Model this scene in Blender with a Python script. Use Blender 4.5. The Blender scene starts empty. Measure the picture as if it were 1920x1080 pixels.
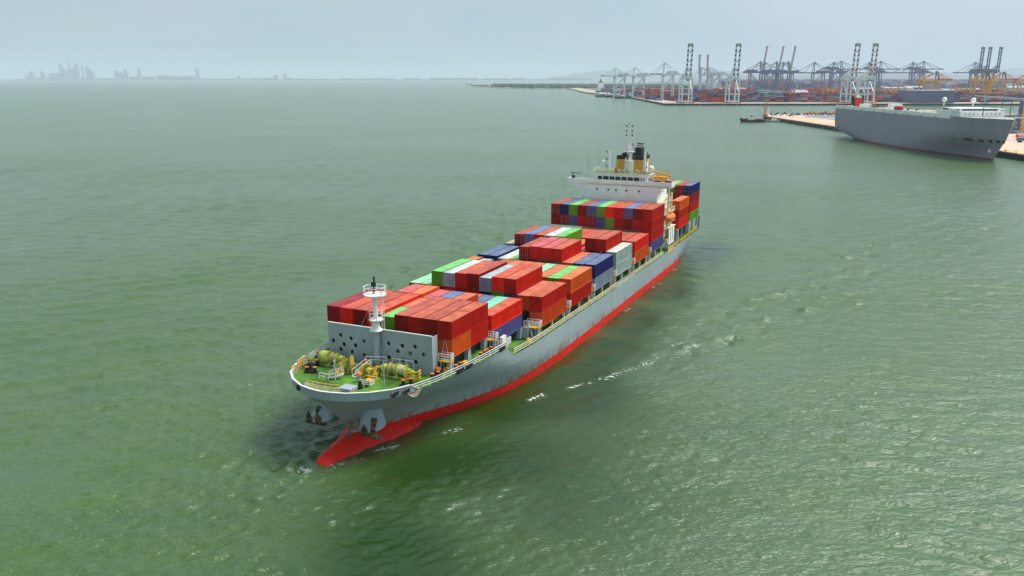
import bpy, bmesh, math, random
import numpy as np
from mathutils import Vector, Matrix
R = math.radians
rnd = random.Random(7)
sc = bpy.context.scene
COL = sc.collection

# ------------------------------------------------------------------ camera
F_PX, PITCH, CAM_H = 1572.44, 0.2450, 52.0
cam_d = bpy.data.cameras.new("camera")
cam = bpy.data.objects.new("camera", cam_d)
COL.objects.link(cam)
cam_d.sensor_width = 36.0
cam_d.lens = 36.0 * F_PX / 1920.0
cam_d.clip_start = 0.5
cam_d.clip_end = 200000.0
cam.location = (0, 0, CAM_H)
cam.rotation_euler = (math.pi / 2 - PITCH, 0, 0)
sc.camera = cam

# ------------------------------------------------------------------ world + sun
SUN_EL, SUN_AZ = R(58), R(72)          # azimuth clockwise from +Y (north)
w = bpy.data.worlds.new("World")
sc.world = w
w.use_nodes = True
nt = w.node_tree
nt.nodes.clear()
out = nt.nodes.new("ShaderNodeOutputWorld")
bg = nt.nodes.new("ShaderNodeBackground")
sky = nt.nodes.new("ShaderNodeTexSky")
sky.sky_type = 'NISHITA'
sky.sun_disc = False
sky.sun_elevation = SUN_EL
sky.sun_rotation = SUN_AZ
sky.air_density = 1.3
sky.dust_density = 2.0
sky.ozone_density = 1.0
mixc = nt.nodes.new("ShaderNodeMix")
mixc.data_type = 'RGBA'
mixc.inputs[0].default_value = 0.82      # thin overcast veil over the blue
mixc.inputs[7].default_value = (6.1, 7.7, 8.5, 1)
geo = nt.nodes.new("ShaderNodeTexCoord")
mp = nt.nodes.new("ShaderNodeMapping")
mp.inputs['Scale'].default_value = (1, 1, 3.5)
nz = nt.nodes.new("ShaderNodeTexNoise")
nz.inputs['Scale'].default_value = 2.2
nz.inputs['Detail'].default_value = 3
cr = nt.nodes.new("ShaderNodeValToRGB")
cr.color_ramp.elements[0].position = 0.3
cr.color_ramp.elements[0].color = (5.2, 7.5, 9.3, 1)
cr.color_ramp.elements[1].position = 0.75
cr.color_ramp.elements[1].color = (7.7, 8.9, 9.8, 1)
nt.links.new(geo.outputs['Generated'], mp.inputs['Vector'])
nt.links.new(mp.outputs[0], nz.inputs['Vector'])
nt.links.new(nz.outputs['Fac'], cr.inputs[0])
sx = nt.nodes.new("ShaderNodeSeparateXYZ"); nt.links.new(geo.outputs['Generated'], sx.inputs[0])
mr = nt.nodes.new("ShaderNodeMapRange")
for k_, v_ in ((1, -0.8), (2, 0.8), (3, 0.80), (4, 1.12)): mr.inputs[k_].default_value = v_
nt.links.new(sx.outputs['X'], mr.inputs[0])
vm = nt.nodes.new("ShaderNodeVectorMath"); vm.operation = 'SCALE'
nt.links.new(cr.outputs[0], vm.inputs[0]); nt.links.new(mr.outputs[0], vm.inputs['Scale'])
nt.links.new(vm.outputs[0], mixc.inputs[7])
nt.links.new(sky.outputs[0], mixc.inputs[6])
nt.links.new(mixc.outputs[2], bg.inputs['Color'])
bg.inputs['Strength'].default_value = 0.076
nt.links.new(bg.outputs[0], out.inputs[0])

sun_d = bpy.data.lights.new("sun", 'SUN')
sun_d.energy = 4.0
sun_d.angle = R(26)
sun_d.color = (1.0, 0.965, 0.9)
sun = bpy.data.objects.new("sun", sun_d)
COL.objects.link(sun)
sdir = Vector((math.sin(SUN_AZ) * math.cos(SUN_EL), math.cos(SUN_AZ) * math.cos(SUN_EL), math.sin(SUN_EL)))
sun.rotation_euler = sdir.to_track_quat('Z', 'Y').to_euler()
sun.location = (200, 0, 300)

sc.view_settings.view_transform = 'Standard'
sc.view_settings.look = 'None'
sc.view_settings.exposure = 0.15
sc.view_settings.gamma = 1.0
sc.cycles.max_bounces = 6
sc.cycles.volume_bounces = 2
sc.cycles.use_denoising = True

# ------------------------------------------------------------------ helpers
class MB:
    """collects simple shapes, then links them as one mesh object"""
    def __init__(s, flip=False):
        s.v, s.f, s.m, s.cur, s.flip = [], [], [], 0, flip
    def poly(s, pts, faces):
        b = len(s.v)
        s.v.extend([tuple(p) for p in pts])
        for f in faces:
            s.f.append(tuple(b + i for i in f)); s.m.append(s.cur)
    def box(s, x0, y0, z0, x1, y1, z1):
        if x0 > x1: x0, x1 = x1, x0
        if y0 > y1: y0, y1 = y1, y0
        if z0 > z1: z0, z1 = z1, z0
        s.poly([(x0,y0,z0),(x1,y0,z0),(x1,y1,z0),(x0,y1,z0),(x0,y0,z1),(x1,y0,z1),(x1,y1,z1),(x0,y1,z1)],
               [(0,3,2,1),(4,5,6,7),(0,1,5,4),(1,2,6,5),(2,3,7,6),(3,0,4,7)])
    def cbox(s, c, d):
        s.box(c[0]-d[0]/2, c[1]-d[1]/2, c[2]-d[2]/2, c[0]+d[0]/2, c[1]+d[1]/2, c[2]+d[2]/2)
    def bar(s, p, q, w, h=None):
        h = h or w
        p, q = Vector(p), Vector(q)
        d = (q - p)
        if d.length < 1e-6: return
        d.normalize()
        up = Vector((0, 0, 1)) if abs(d.z) < 0.95 else Vector((1, 0, 0))
        a = d.cross(up).normalized() * (w / 2)
        b = d.cross(a).normalized() * (h / 2)
        pts = [p-a-b, p+a-b, p+a+b, p-a+b, q-a-b, q+a-b, q+a+b, q-a+b]
        s.poly(pts, [(0,3,2,1),(4,5,6,7),(0,1,5,4),(1,2,6,5),(2,3,7,6),(3,0,4,7)])
    def tube(s, p, q, r, n=10, r2=None):
        r2 = r if r2 is None else r2
        p, q = Vector(p), Vector(q)
        d = (q - p).normalized()
        up = Vector((0, 0, 1)) if abs(d.z) < 0.95 else Vector((1, 0, 0))
        a = d.cross(up).normalized(); b = d.cross(a).normalized()
        pts = []
        for c, rr in ((p, r), (q, r2)):
            for i in range(n):
                t = 2 * math.pi * i / n
                pts.append(c + (a * math.cos(t) + b * math.sin(t)) * rr)
        fs = [(i, (i+1) % n, n + (i+1) % n, n + i) for i in range(n)]
        fs += [tuple(range(n))[::-1], tuple(range(n, 2*n))]
        s.poly(pts, fs)
    def loft(s, rings, closed=True, caps=True):
        n = len(rings[0]); pts = [p for r in rings for p in r]
        fs = []
        for k in range(len(rings) - 1):
            for i in range(n if closed else n - 1):
                j = (i + 1) % n
                fs.append((k*n+i, k*n+j, (k+1)*n+j, (k+1)*n+i))
        if caps and closed:
            fs.append(tuple(range(n))[::-1]); fs.append(tuple(range((len(rings)-1)*n, len(rings)*n)))
        s.poly(pts, fs)
    def ball(s, c, r, n=10, m=6, sz=1.0):
        rings = []
        for k in range(m + 1):
            t = math.pi * k / m
            rr = max(r * math.sin(t), r * 0.02)
            rings.append([(c[0]+rr*math.cos(2*math.pi*i/n), c[1]+rr*math.sin(2*math.pi*i/n), c[2]-r*sz*math.cos(t)) for i in range(n)])
        s.loft(rings)
    def rail(s, pts, h=1.05, step=1.6, w=0.055, rows=3):
        """hand-rail along a 3D polyline"""
        for a, b in zip(pts[:-1], pts[1:]):
            a, b = Vector(a), Vector(b)
            L = (b - a).length
            n = max(1, round(L / step))
            for i in range(n + 1):
                p = a.lerp(b, i / n)
                s.bar(p, p + Vector((0, 0, h)), w)
            for r in range(rows):
                z = Vector((0, 0, h * (r + 1) / rows))
                s.bar(a + z, b + z, w if r < rows - 1 else w * 1.25)
    def build(s, name, mat, parent=None, loc=None, rotz=0.0, smooth=False, recalc=True):
        v = [(-p[0], p[1], p[2]) for p in s.v] if s.flip else s.v
        f = [t[::-1] for t in s.f] if s.flip else s.f
        me = bpy.data.meshes.new(name)
        me.from_pydata(v, [], f)
        mats = mat if isinstance(mat, (list, tuple)) else [mat]
        for m in mats: me.materials.append(m)
        if len(mats) > 1: me.polygons.foreach_set('material_index', s.m)
        if recalc:
            bm = bmesh.new(); bm.from_mesh(me)
            bmesh.ops.recalc_face_normals(bm, faces=bm.faces)
            bm.to_mesh(me); bm.free()
        if smooth:
            me.polygons.foreach_set('use_smooth', [True] * len(me.polygons))
            if smooth != 'all': me.set_sharp_from_angle(angle=R(35))
        me.update()
        o = bpy.data.objects.new(name, me)
        COL.objects.link(o)
        if parent: o.parent = parent
        if loc is not None: o.location = loc
        o.rotation_euler[2] = rotz
        return o

def tag(o, label=None, cat=None, group=None, kind=None):
    if label: o["label"] = label
    if cat: o["category"] = cat
    if group: o["group"] = group
    if kind: o["kind"] = kind
    return o
def empty(name, loc=(0, 0, 0), rotz=0.0):
    o = bpy.data.objects.new(name, None)
    o.location = loc; o.rotation_euler[2] = rotz
    COL.objects.link(o)
    return o
KIDS = {}
def copy_tree(o, parent=None):
    c = o.copy(); COL.objects.link(c)
    if parent: c.parent = parent
    kids = KIDS.get(o.name)
    if kids is None:
        kids = [k for k in list(COL.objects) if k.parent == o]; KIDS[o.name] = kids
    for ch in kids: copy_tree(ch, c)
    return c

MATS = {}
def paint(name, rgb, rough=0.5, var=0.12, scale=0.8, streak=0.0, rust=0.0, spec=0.4, metal=0.0, rnd_var=0.0, rustcol=(0.16, 0.06, 0.02), bump=0.0, dirt=None):
    """painted surface: uneven colour, optional vertical dirt streaks and rust patches"""
    if name in MATS: return MATS[name]
    m = bpy.data.materials.new(name); m.use_nodes = True
    t = m.node_tree; N, L = t.nodes, t.links
    bs = N['Principled BSDF']
    bs.inputs['Roughness'].default_value = rough
    bs.inputs['Metallic'].default_value = metal
    bs.inputs['Specular IOR Level'].default_value = spec
    tc = N.new('ShaderNodeTexCoord')
    oi = N.new('ShaderNodeObjectInfo')
    off = N.new('ShaderNodeVectorMath'); off.operation = 'MULTIPLY_ADD'
    L.new(oi.outputs['Random'], off.inputs[0])
    off.inputs[1].default_value = (37.0, 91.0, 53.0)
    L.new(tc.outputs['Object'], off.inputs[2])
    def noise(sc_, det=4, mapping=None):
        n = N.new('ShaderNodeTexNoise'); n.inputs['Scale'].default_value = sc_; n.inputs['Detail'].default_value = det
        src = off.outputs[0]
        if mapping:
            mp_ = N.new('ShaderNodeMapping'); mp_.inputs['Scale'].default_value = mapping
            L.new(src, mp_.inputs[0]); src = mp_.outputs[0]
        L.new(src, n.inputs['Vector'])
        return n.outputs['Fac']
    def ramp(src, a, b):
        r = N.new('ShaderNodeMapRange'); r.inputs[1].default_value = a; r.inputs[2].default_value = b
        L.new(src, r.inputs[0]); return r.outputs[0]
    def mix(fac, a, b, blend='MIX'):
        x = N.new('ShaderNodeMix'); x.data_type = 'RGBA'; x.blend_type = blend
        if isinstance(fac, float): x.inputs[0].default_value = fac
        else: L.new(fac, x.inputs[0])
        for k, s_ in ((6, a), (7, b)):
            if isinstance(s_, tuple): x.inputs[k].default_value = (*s_, 1)
            else: L.new(s_, x.inputs[k])
        return x.outputs[2]
    c = tuple(rgb)
    dark = tuple(v * (1 - var * 2.0) for v in c); light = tuple(min(1, v * (1 + var) + 0.01 * var) for v in c)
    col = mix(ramp(noise(scale), 0.35, 0.65), dark, light)
    if rnd_var:
        v = N.new('ShaderNodeMapRange'); v.inputs[3].default_value = 1 - rnd_var; v.inputs[4].default_value = 1 + rnd_var * 0.6
        L.new(oi.outputs['Random'], v.inputs[0])
        cmb = N.new('ShaderNodeCombineColor')
        for k in range(3): L.new(v.outputs[0], cmb.inputs[k])
        col = mix(1.0, col, cmb.outputs[0], 'MULTIPLY')
    if streak:
        s_ = ramp(noise(1.0, 5, (1.6, 1.6, 0.12)), 0.5, 0.8)
        mm = N.new('ShaderNodeMath'); mm.operation = 'MULTIPLY'; mm.inputs[1].default_value = streak
        L.new(s_, mm.inputs[0])
        col = mix(mm.outputs[0], col, dirt or (0.05, 0.04, 0.035))
    if rust:
        s_ = ramp(noise(1.7, 6), 0.66 - rust * 0.25, 0.74 - rust * 0.22)
        col = mix(s_, col, rustcol)
    L.new(col, bs.inputs['Base Color'])
    if bump:
        b_ = N.new('ShaderNodeBump'); b_.inputs['Distance'].default_value = bump
        L.new(noise(scale * 6, 5), b_.inputs['Height']); L.new(b_.outputs[0], bs.inputs['Normal'])
    MATS[name] = m
    return m

# ------------------------------------------------------------------ the ship frame
TH, TX, TY = 0.429, -19.104, 123.425
SHIP_ROT = math.atan2(-math.cos(TH), -math.sin(TH))
ship = empty("container_ship", (TX, TY, 0), SHIP_ROT)
tag(ship, "grey container ship with red waterline steaming towards the viewer, loaded with container stacks", "container ship")
def SW(xa, y, z):
    """ship coordinates (metres aft, metres to port, up) to world"""
    return (TX + xa*math.sin(TH) + y*math.cos(TH), TY + xa*math.cos(TH) - y*math.sin(TH), z)
def SB(): return MB(flip=True)

M_grey = paint('ship_grey', (0.33, 0.39, 0.41), 0.42, 0.06, 0.15, streak=0.2, dirt=(0.2, 0.2, 0.19))
M_lgrey = paint('light_grey', (0.36, 0.42, 0.44), 0.5, 0.06, 0.4)
M_deck = paint('green_deck', (0.075, 0.21, 0.014), 0.6, 0.3, 0.35, rust=0.12, rustcol=(0.13, 0.13, 0.03))
M_white = paint('white_paint', (0.86, 0.85, 0.83), 0.45, 0.04, 0.5, streak=0.08, dirt=(0.45, 0.33, 0.2))
M_rail = paint('rail_cream', (0.78, 0.72, 0.5), 0.5, 0.08, 2.0, rust=0.12, rustcol=(0.5, 0.25, 0.05))
M_wrail = paint('rail_white', (0.82, 0.82, 0.78), 0.5, 0.05, 2.0)
M_yellow = paint('deck_yellow', (0.75, 0.40, 0.02), 0.5, 0.1, 1.0, rust=0.08)
M_wgreen = paint('winch_green', (0.50, 0.56, 0.10), 0.5, 0.22, 1.2, rust=0.1)
M_black = paint('black_fitting', (0.012, 0.011, 0.011), 0.6, 0.1, 1.0)
M_dark = paint('dark_steel', (0.03, 0.032, 0.035), 0.6, 0.15, 0.6)
M_rope = paint('rope', (0.5, 0.36, 0.24), 0.9, 0.2, 5.0, bump=0.05)
M_rust = paint('rusty_anchor', (0.16, 0.08, 0.035), 0.8, 0.45, 1.6, bump=0.1)
M_redp = paint('red_fitting', (0.55, 0.02, 0.015), 0.5, 0.1, 1.0)
M_orange = paint('orange_fitting', (0.75, 0.17, 0.03), 0.5, 0.1, 1.0)
M_glass = paint('dark_glass', (0.012, 0.016, 0.018), 0.08, 0.1, 1.0, spec=0.7)

# hull paint: red below the boot line, grey above, rust and scrapes round the line
def hull_mat(name, grey, red, line_z, blend=0.05, scrape=1.0):
    m = bpy.data.materials.new(name); m.use_nodes = True
    t = m.node_tree; N, L = t.nodes, t.links
    bs = N['Principled BSDF']; bs.inputs['Roughness'].default_value = 0.5; bs.inputs['Specular IOR Level'].default_value = 0.2
    tc = N.new('ShaderNodeTexCoord'); sep = N.new('ShaderNodeSeparateXYZ'); L.new(tc.outputs['Object'], sep.inputs[0])
    def noise(scale, mapping, det=5):
        n = N.new('ShaderNodeTexNoise'); n.inputs['Scale'].default_value = scale; n.inputs['Detail'].default_value = det
        mp_ = N.new('ShaderNodeMapping'); mp_.inputs['Scale'].default_value = mapping
        L.new(tc.outputs['Object'], mp_.inputs[0]); L.new(mp_.outputs[0], n.inputs['Vector']); return n.outputs['Fac']
    def rng(src, a, b, c=0.0, d=1.0):
        r = N.new('ShaderNodeMapRange'); L.new(src, r.inputs[0])
        for k, v in ((1, a), (2, b), (3, c), (4, d)): r.inputs[k].default_value = v
        return r.outputs[0]
    def mul(a, b):
        x = N.new('ShaderNodeMath'); x.operation = 'MULTIPLY'
        for k, s_ in ((0, a), (1, b)):
            if isinstance(s_, float): x.inputs[k].default_value = s_
            else: L.new(s_, x.inputs[k])
        return x.outputs[0]
    def mix(fac, a, b):
        x = N.new('ShaderNodeMix'); x.data_type = 'RGBA'
        L.new(fac, x.inputs[0])
        for k, s_ in ((6, a), (7, b)):
            if isinstance(s_, tuple): x.inputs[k].default_value = (*s_, 1)
            else: L.new(s_, x.inputs[k])
        return x.outputs[2]
    z = sep.outputs['Z']
    g = mix(rng(noise(0.1, (1, 1, 1.5)), 0.3, 0.7), tuple(v*0.9 for v in grey), tuple(v*1.07 for v in grey))
    g = mix(mul(rng(noise(1.0, (0.9, 0.9, 0.06)), 0.52, 0.75), 0.35), g, tuple(v*0.72 for v in grey))
    # rusty runs from the scuppers
    g = mix(mul(rng(noise(1.0, (1.1, 1.1, 0.05), 3), 0.68, 0.76), 0.5), g, (0.28, 0.17, 0.09))
    r = mix(rng(noise(0.6, (1, 1, 2)), 0.35, 0.7), tuple(v*0.8 for v in red), tuple(min(1, v*1.15) for v in red))
    r = mix(mul(rng(noise(2.2, (0.5, 0.5, 1.6)), 0.58, 0.70), 0.35 * scrape), r, (0.5, 0.12, 0.05))
    c = mix(rng(z, line_z - blend, line_z + blend), r, g)
    # scraped band just above the line
    band = mul(rng(z, line_z + 1.6, line_z + 0.2), rng(z, line_z - 0.7, line_z - 0.2))
    sx = rng(noise(0.75, (1, 1, 0.5), 7), 0.50, 0.60)
    fwd = rng(sep.outputs['X'], -75.0, -20.0) if scrape == 1.0 else 1.0
    c = mix(mul(mul(band, sx), 0.75 * scrape), c, (0.30, 0.07, 0.035))
    if scrape == 1.0:
        s2 = mul(mul(rng(z, line_z + 2.8, line_z + 0.3), fwd), rng(noise(0.9, (1, 1, 0.25), 7), 0.46, 0.56))
        s2 = mul(mul(s2, rng(z, line_z - 0.6, line_z)), rng(sep.outputs['X'], -8.0, -20.0))
        c = mix(mul(s2, 0.75), c, (0.27, 0.10, 0.06))
    if scrape == 1.0:       # rust bleeding round the stem between the anchors, and faint plate seams
        dv = N.new('ShaderNodeVectorMath'); dv.operation = 'DISTANCE'; L.new(tc.outputs['Object'], dv.inputs[0]); dv.inputs[1].default_value = (11.3, 0.9, 3.4)
        c = mix(mul(rng(dv.outputs['Value'], 2.0, 0.6), rng(noise(1.3, (1, 1, .6), 5), .35, .6)), c, (0.20, 0.09, 0.03))
        wv = N.new('ShaderNodeTexBrick'); wv.offset = 0.5; wv.inputs['Scale'].default_value = 1.0
        for k_, v_ in (('Mortar Size', 0.035), ('Brick Width', 9.0), ('Row Height', 2.3), ('Mortar Smooth', 0.6)): wv.inputs[k_].default_value = v_
        cx = N.new('ShaderNodeCombineXYZ'); L.new(sep.outputs['X'], cx.inputs[0]); L.new(sep.outputs['Z'], cx.inputs[1]); L.new(cx.outputs[0], wv.inputs['Vector'])
        c = mix(mul(wv.outputs['Fac'], 0.22), c, (0.12, 0.12, 0.12))
    L.new(c, bs.inputs['Base Color'])
    b_ = N.new('ShaderNodeBump'); b_.inputs['Distance'].default_value = 0.06; b_.inputs['Strength'].default_value = 0.5
    L.new(noise(0.35, (1, 1, 1), 2), b_.inputs['Height']); L.new(b_.outputs[0], bs.inputs['Normal'])
    return m
M_hull = hull_mat('hull_paint', (0.33, 0.395, 0.405), (0.78, 0.012, 0.004), 1.75)
#@PART2

# ------------------------------------------------------------------ ship hull
def lerp_tab(tab, x):
    if x <= tab[0][0]: return tab[0][1]
    for (a, va), (b, vb) in zip(tab[:-1], tab[1:]):
        if x <= b:
            t = (x - a) / (b - a)
            return va + (vb - va) * t
    return tab[-1][1]
# half breadth per height: (x aft, half breadth); the first entry is the stem at that height
LV = [
 (-3.0, [(-10.2,0),(-4,1.9),(4,4.6),(12,8.4),(20,11.3),(30,13.0),(45,14.0),(120,14.0),(135,12.5),(143,8.0),(147,2.5),(150,0)]),
 (0.0,  [(-10.6,0),(-6,2.5),(0,4.9),(6,7.9),(12,10.4),(18,12.2),(27,13.3),(40,14.1),(50,14.2),(125,14.2),(138,13.0),(146,9.5),(150,4.0),(152,0)]),
 (1.75, [(-10.9,0),(-6,2.7),(0,5.4),(6,8.5),(12,10.8),(18,12.5),(27,13.5),(40,14.15),(50,14.2),(128,14.2),(141,13.2),(149,10.5),(154,6.5),(155.5,0.0)]),
 (3.5,  [(-11.9,0),(-10.9,1.2),(-8,3.2),(-4,5.0),(0,6.5),(6,9.1),(12,11.5),(18,13.3),(24,14.0),(40,14.2),(134,14.2),(146,13.4),(154,11.8),(158,9.5),(158.3,9.0)]),
 (5.5,  [(-13.4,0),(-12.5,1.8),(-11.2,3.1),(-8,5.4),(-4,7.3),(0,8.7),(6,10.7),(12,13.0),(16,13.85),(22,14.15),(40,14.2),(145,14.2),(154,13.6),(158.3,13.0),(158.4,12.9)]),
 (7.4,  [(-15.3,0),(-14.8,1.6),(-13.7,3.5),(-11.5,5.8),(-9,7.7),(-5,9.6),(0,11.1),(6,12.3),(12,13.65),(16,14.0),(22,14.2),(152,14.2),(158.4,13.9),(158.5,13.9)]),
 (9.4,  [(-17.2,0),(-17.0,1.7),(-16.4,3.8),(-14.7,6.6),(-12.5,8.7),(-10,10.0),(-6,11.4),(0,12.5),(7,13.3),(14.5,13.9),(24,14.2),(158.5,14.2),(158.6,14.2)]),
]
def deck_z(x):
    """hull top edge height along the ship"""
    return lerp_tab([(-18, 9.4), (13.8, 9.4), (16.2, 7.45), (26, 7.1), (60, 6.6), (110, 6.2), (160, 6.2)], x)
def half(x, z):
    zs = [l[0] for l in LV]
    z = max(zs[0], min(zs[-1], z))
    for (za, ta), (zb, tb) in zip(LV[:-1], LV[1:]):
        if z <= zb + 1e-9:
            t = (z - za) / (zb - za)
            # blend stations in a stem/stern normalised way
            x0 = ta[0][0] + (tb[0][0] - ta[0][0]) * t
            x1 = ta[-1][0] + (tb[-1][0] - ta[-1][0]) * t
            if x <= x0 or x >= x1 + 1e-6: return 0.0
            def q(tab):
                # shift x so that the bow part follows the stem
                if x < 10:
                    u = (x - x0) / (10 - x0); xx = tab[0][0] + (10 - tab[0][0]) * u
                elif x > 130:
                    u = (x - 130) / (x1 - 130); xx = 130 + (tab[-1][0] - 130) * u
                else: xx = x
                return lerp_tab(tab, xx)
            return q(ta) * (1 - t) + q(tb) * t
    return lerp_tab(LV[-1][1], x)
def stem_x(z):
    for (za, ta), (zb, tb) in zip(LV[:-1], LV[1:]):
        if z <= zb: return ta[0][0] + (tb[0][0] - ta[0][0]) * (z - za) / (zb - za)
    return LV[-1][1][0][0]
def stern_x(z):
    for (za, ta), (zb, tb) in zip(LV[:-1], LV[1:]):
        if z <= zb: return ta[-1][0] + (tb[-1][0] - ta[-1][0]) * (z - za) / (zb - za)
    return LV[-1][1][-1][0]
def hull_side(sgn):
    zrows = [-3, -1.5, 0, 0.9, 1.75, 2.6, 3.5, 4.5, 5.5, 6.4, 7.4, 8.3, 9.0, 9.4]
    us = [0, .004, .012, .022, .035, .05, .065, .08, .1, .12, .14, .16, .175, .19, .205, .23, .26, .3, .36, .45, .55, .65, .75, .8, .84, .87, .9, .92, .94, .955, .97, .98, .99, 1.0]
    rings = []
    for z in zrows:
        row = []
        xs, xe = stem_x(z), stern_x(z)
        for u in us:
            x = xs + (xe - xs) * u
            zz = z
            dz = deck_z(x)
            if z > 5.5: zz = 5.5 + (z - 5.5) * (dz - 5.5) / (9.4 - 5.5)
            hb = half(x, z) if 0 < u < 1 else (0.0 if u == 0 else LV_end(z))
            # keep the true section at the real height where the sheer drops
            if z > 5.5 and x > 14: hb = half(x, zz if zz < 9.4 else 9.4)
            row.append((x, sgn * hb, zz))
        rings.append(row)
    return rings
def LV_end(z):
    for (za, ta), (zb, tb) in zip(LV[:-1], LV[1:]):
        if z <= zb: return ta[-1][1] + (tb[-1][1] - ta[-1][1]) * (z - za) / (zb - za)
    return LV[-1][1][-1][1]
hb_ = SB()
ringsP = hull_side(1); ringsS = hull_side(-1)
hb_.loft(ringsP, closed=False, caps=False)
hb_.loft(ringsS, closed=False, caps=False)
# transom
n_ = len(ringsP)
tp = [ringsP[k][-1] for k in range(n_)]; ts = [ringsS[k][-1] for k in range(n_)]
hb_.poly(tp + ts, [(k, k + 1, n_ + k + 1, n_ + k) for k in range(n_ - 1)])
hull = hb_.build('hull', M_hull, ship, smooth=True)
# bulbous bow
bb = SB()
rings = []
for x, wd, top, bot in [(-18.7,.3,-.15,-1.2),(-18.5,.95,.45,-2.6),(-17.7,1.6,.9,-3.6),(-16.5,2.05,1.2,-4.4),(-15,2.4,1.4,-5),(-13.2,2.75,1.55,-5.2),(-11,3.2,1.75,-5.4),(-8.5,4.2,1.95,-5.4),(-5.5,4.9,2.0,-5.4),(-2.5,5.7,1.9,-5.4),(0.5,6.4,1.6,-5.4),(4,7.2,.9,-5.4),(7,8.2,.3,-5.4)]:
    cz, rz = (top + bot) / 2, (top - bot) / 2
    rg = []
    for i in range(24):
        a = 2 * math.pi * i / 24
        ca, sa = math.cos(a), math.sin(a)
        wy = wd * (abs(ca) ** 0.85) * (1 if ca > 0 else -1)
        if sa > 0: wy *= 1 - (0.38 if x < -8 else 0.15) * sa ** 2          # pinched along the top
        rg.append((x, wy, cz + rz * sa))
    rings.append(rg)
bb.loft(rings)
bb.build('bulbous_bow', M_hull, ship, smooth='all')

# deck plating
dk = SB()
rows = []
xs_ = [-17.15, -16.9, -16.4, -15.5, -14.7, -13.5, -12.5, -11, -10, -8, -6, -3, 0, 4, 7, 10, 13.8, 14.2]
pts = [(x, lerp_tab(LV[-1][1], x) - 0.05, 9.33) for x in xs_]
for (x0, h0, z0), (x1, h1, z1) in zip(pts[:-1], pts[1:]):
    dk.poly([(x0,-h0,z0),(x1,-h1,z1),(x1,h1,z1),(x0,h0,z0)], [(0,1,2,3)])
dk.build('forecastle_deck', M_deck, ship)
dk = SB()
xs_ = [14.2, 16.5, 20, 24, 30, 40, 60, 80, 100, 120, 140, 152, 158.3]
for x0, x1 in zip(xs_[:-1], xs_[1:]):
    z0, z1 = min(deck_z(x0), 7.4) - .07, deck_z(x1) - .07
    h0, h1 = half(x0, z0) - .05, half(x1, z1) - .05
    dk.poly([(x0,-h0,z0),(x1,-h1,z1),(x1,h1,z1),(x0,h0,z0)], [(0,1,2,3)])
dk.box(14.18, -13.3, 7.2, 14.28, 13.3, 9.3)
dk.build('main_deck', M_deck, ship)

# bulwark round the bow (steel plate with a pale cap), rails further aft
bw = SB(); cap = SB()
OUT = LV[-1][1]
def outline(x): return lerp_tab(OUT, x)
xb = [-17.2, -17.12, -17.0, -16.75, -16.4, -15.9, -15.3, -14.7, -14.0, -13.2, -12.5, -11.6, -10.8, -10.0, -8.5]
for sg in (1, -1):
    rng_ = xb if sg > 0 else xb[:-1]
    rng_ = xb + ([-7, -6, -4.4] if sg < 0 else [])
    for a, b in zip(rng_[:-1], rng_[1:]):
        ya, yb = sg * outline(a), sg * outline(b)
        ha, hb2 = 10.5, 10.5
        if sg > 0 and b > -8.6: hb2 = 9.5
        if sg < 0 and b > -4.5: hb2 = 9.5
        o_ = 0.10 * sg
        ia, ib = ya - o_ * 1.2, yb - o_ * 1.2
        bw.poly([(a-.02,ya,9.3),(b-.02,yb,9.3),(b-.1,yb+o_*.4,hb2),(a-.1,ya+o_*.4,ha),(a+.06,ia,9.3),(b+.06,ib,9.3),(b+.06,ib,hb2),(a+.06,ia,ha)],
                [(0,1,2,3),(4,7,6,5),(3,2,6,7),(0,4,5,1),(0,3,7,4),(1,5,6,2)])
        cap.bar((a-.05, ya, ha+.04), (b-.05, yb, hb2+.04), 0.26, 0.09)
bw.build('bulwark', M_grey, ship, smooth=True)
cap.build('bulwark_cap', M_white, ship)
def railing(pts, mat=None, **k):
    r_ = SB(); r_.rail(pts, **k); return r_.build('railing', mat or M_wrail, ship)
fx = [-10.0, -8, -5, -2, 1, 4, 7, 10, 13.6]
railing([(x, outline(x) - .12, 9.35) for x in fx], w=0.07)
railing([(x, -outline(x) + .12, 9.35) for x in [-4.6, -2, 1, 4, 7, 10, 13.6]], w=0.07)
railing([(13.7, outline(13.7)-.15, 9.35), (13.7, 9.5, 9.35)], w=0.06)
yr = [(16.4, 24), (24, 40), (40, 58), (58, 76), (76, 94), (94, 112)]
for a, b in yr:
    k_ = 4
    for sg in (1, -1):
        if sg < 0 and a > 40: continue
        railing([(a + (b-a)*i/k_, sg*(half(a+(b-a)*i/k_, 6.4) - .1), deck_z(a+(b-a)*i/k_) - .05) for i in range(k_ + 1)], M_rail, w=0.085, step=1.5)
for a, b in ((119, 128), (130, 142.4), (144, 157.5)):
    railing([(a, half(a, 6) - .1, 6.15), (b, half(b, 6) - .1, 6.15)], M_yellow, w=0.1, step=1.4)

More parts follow.
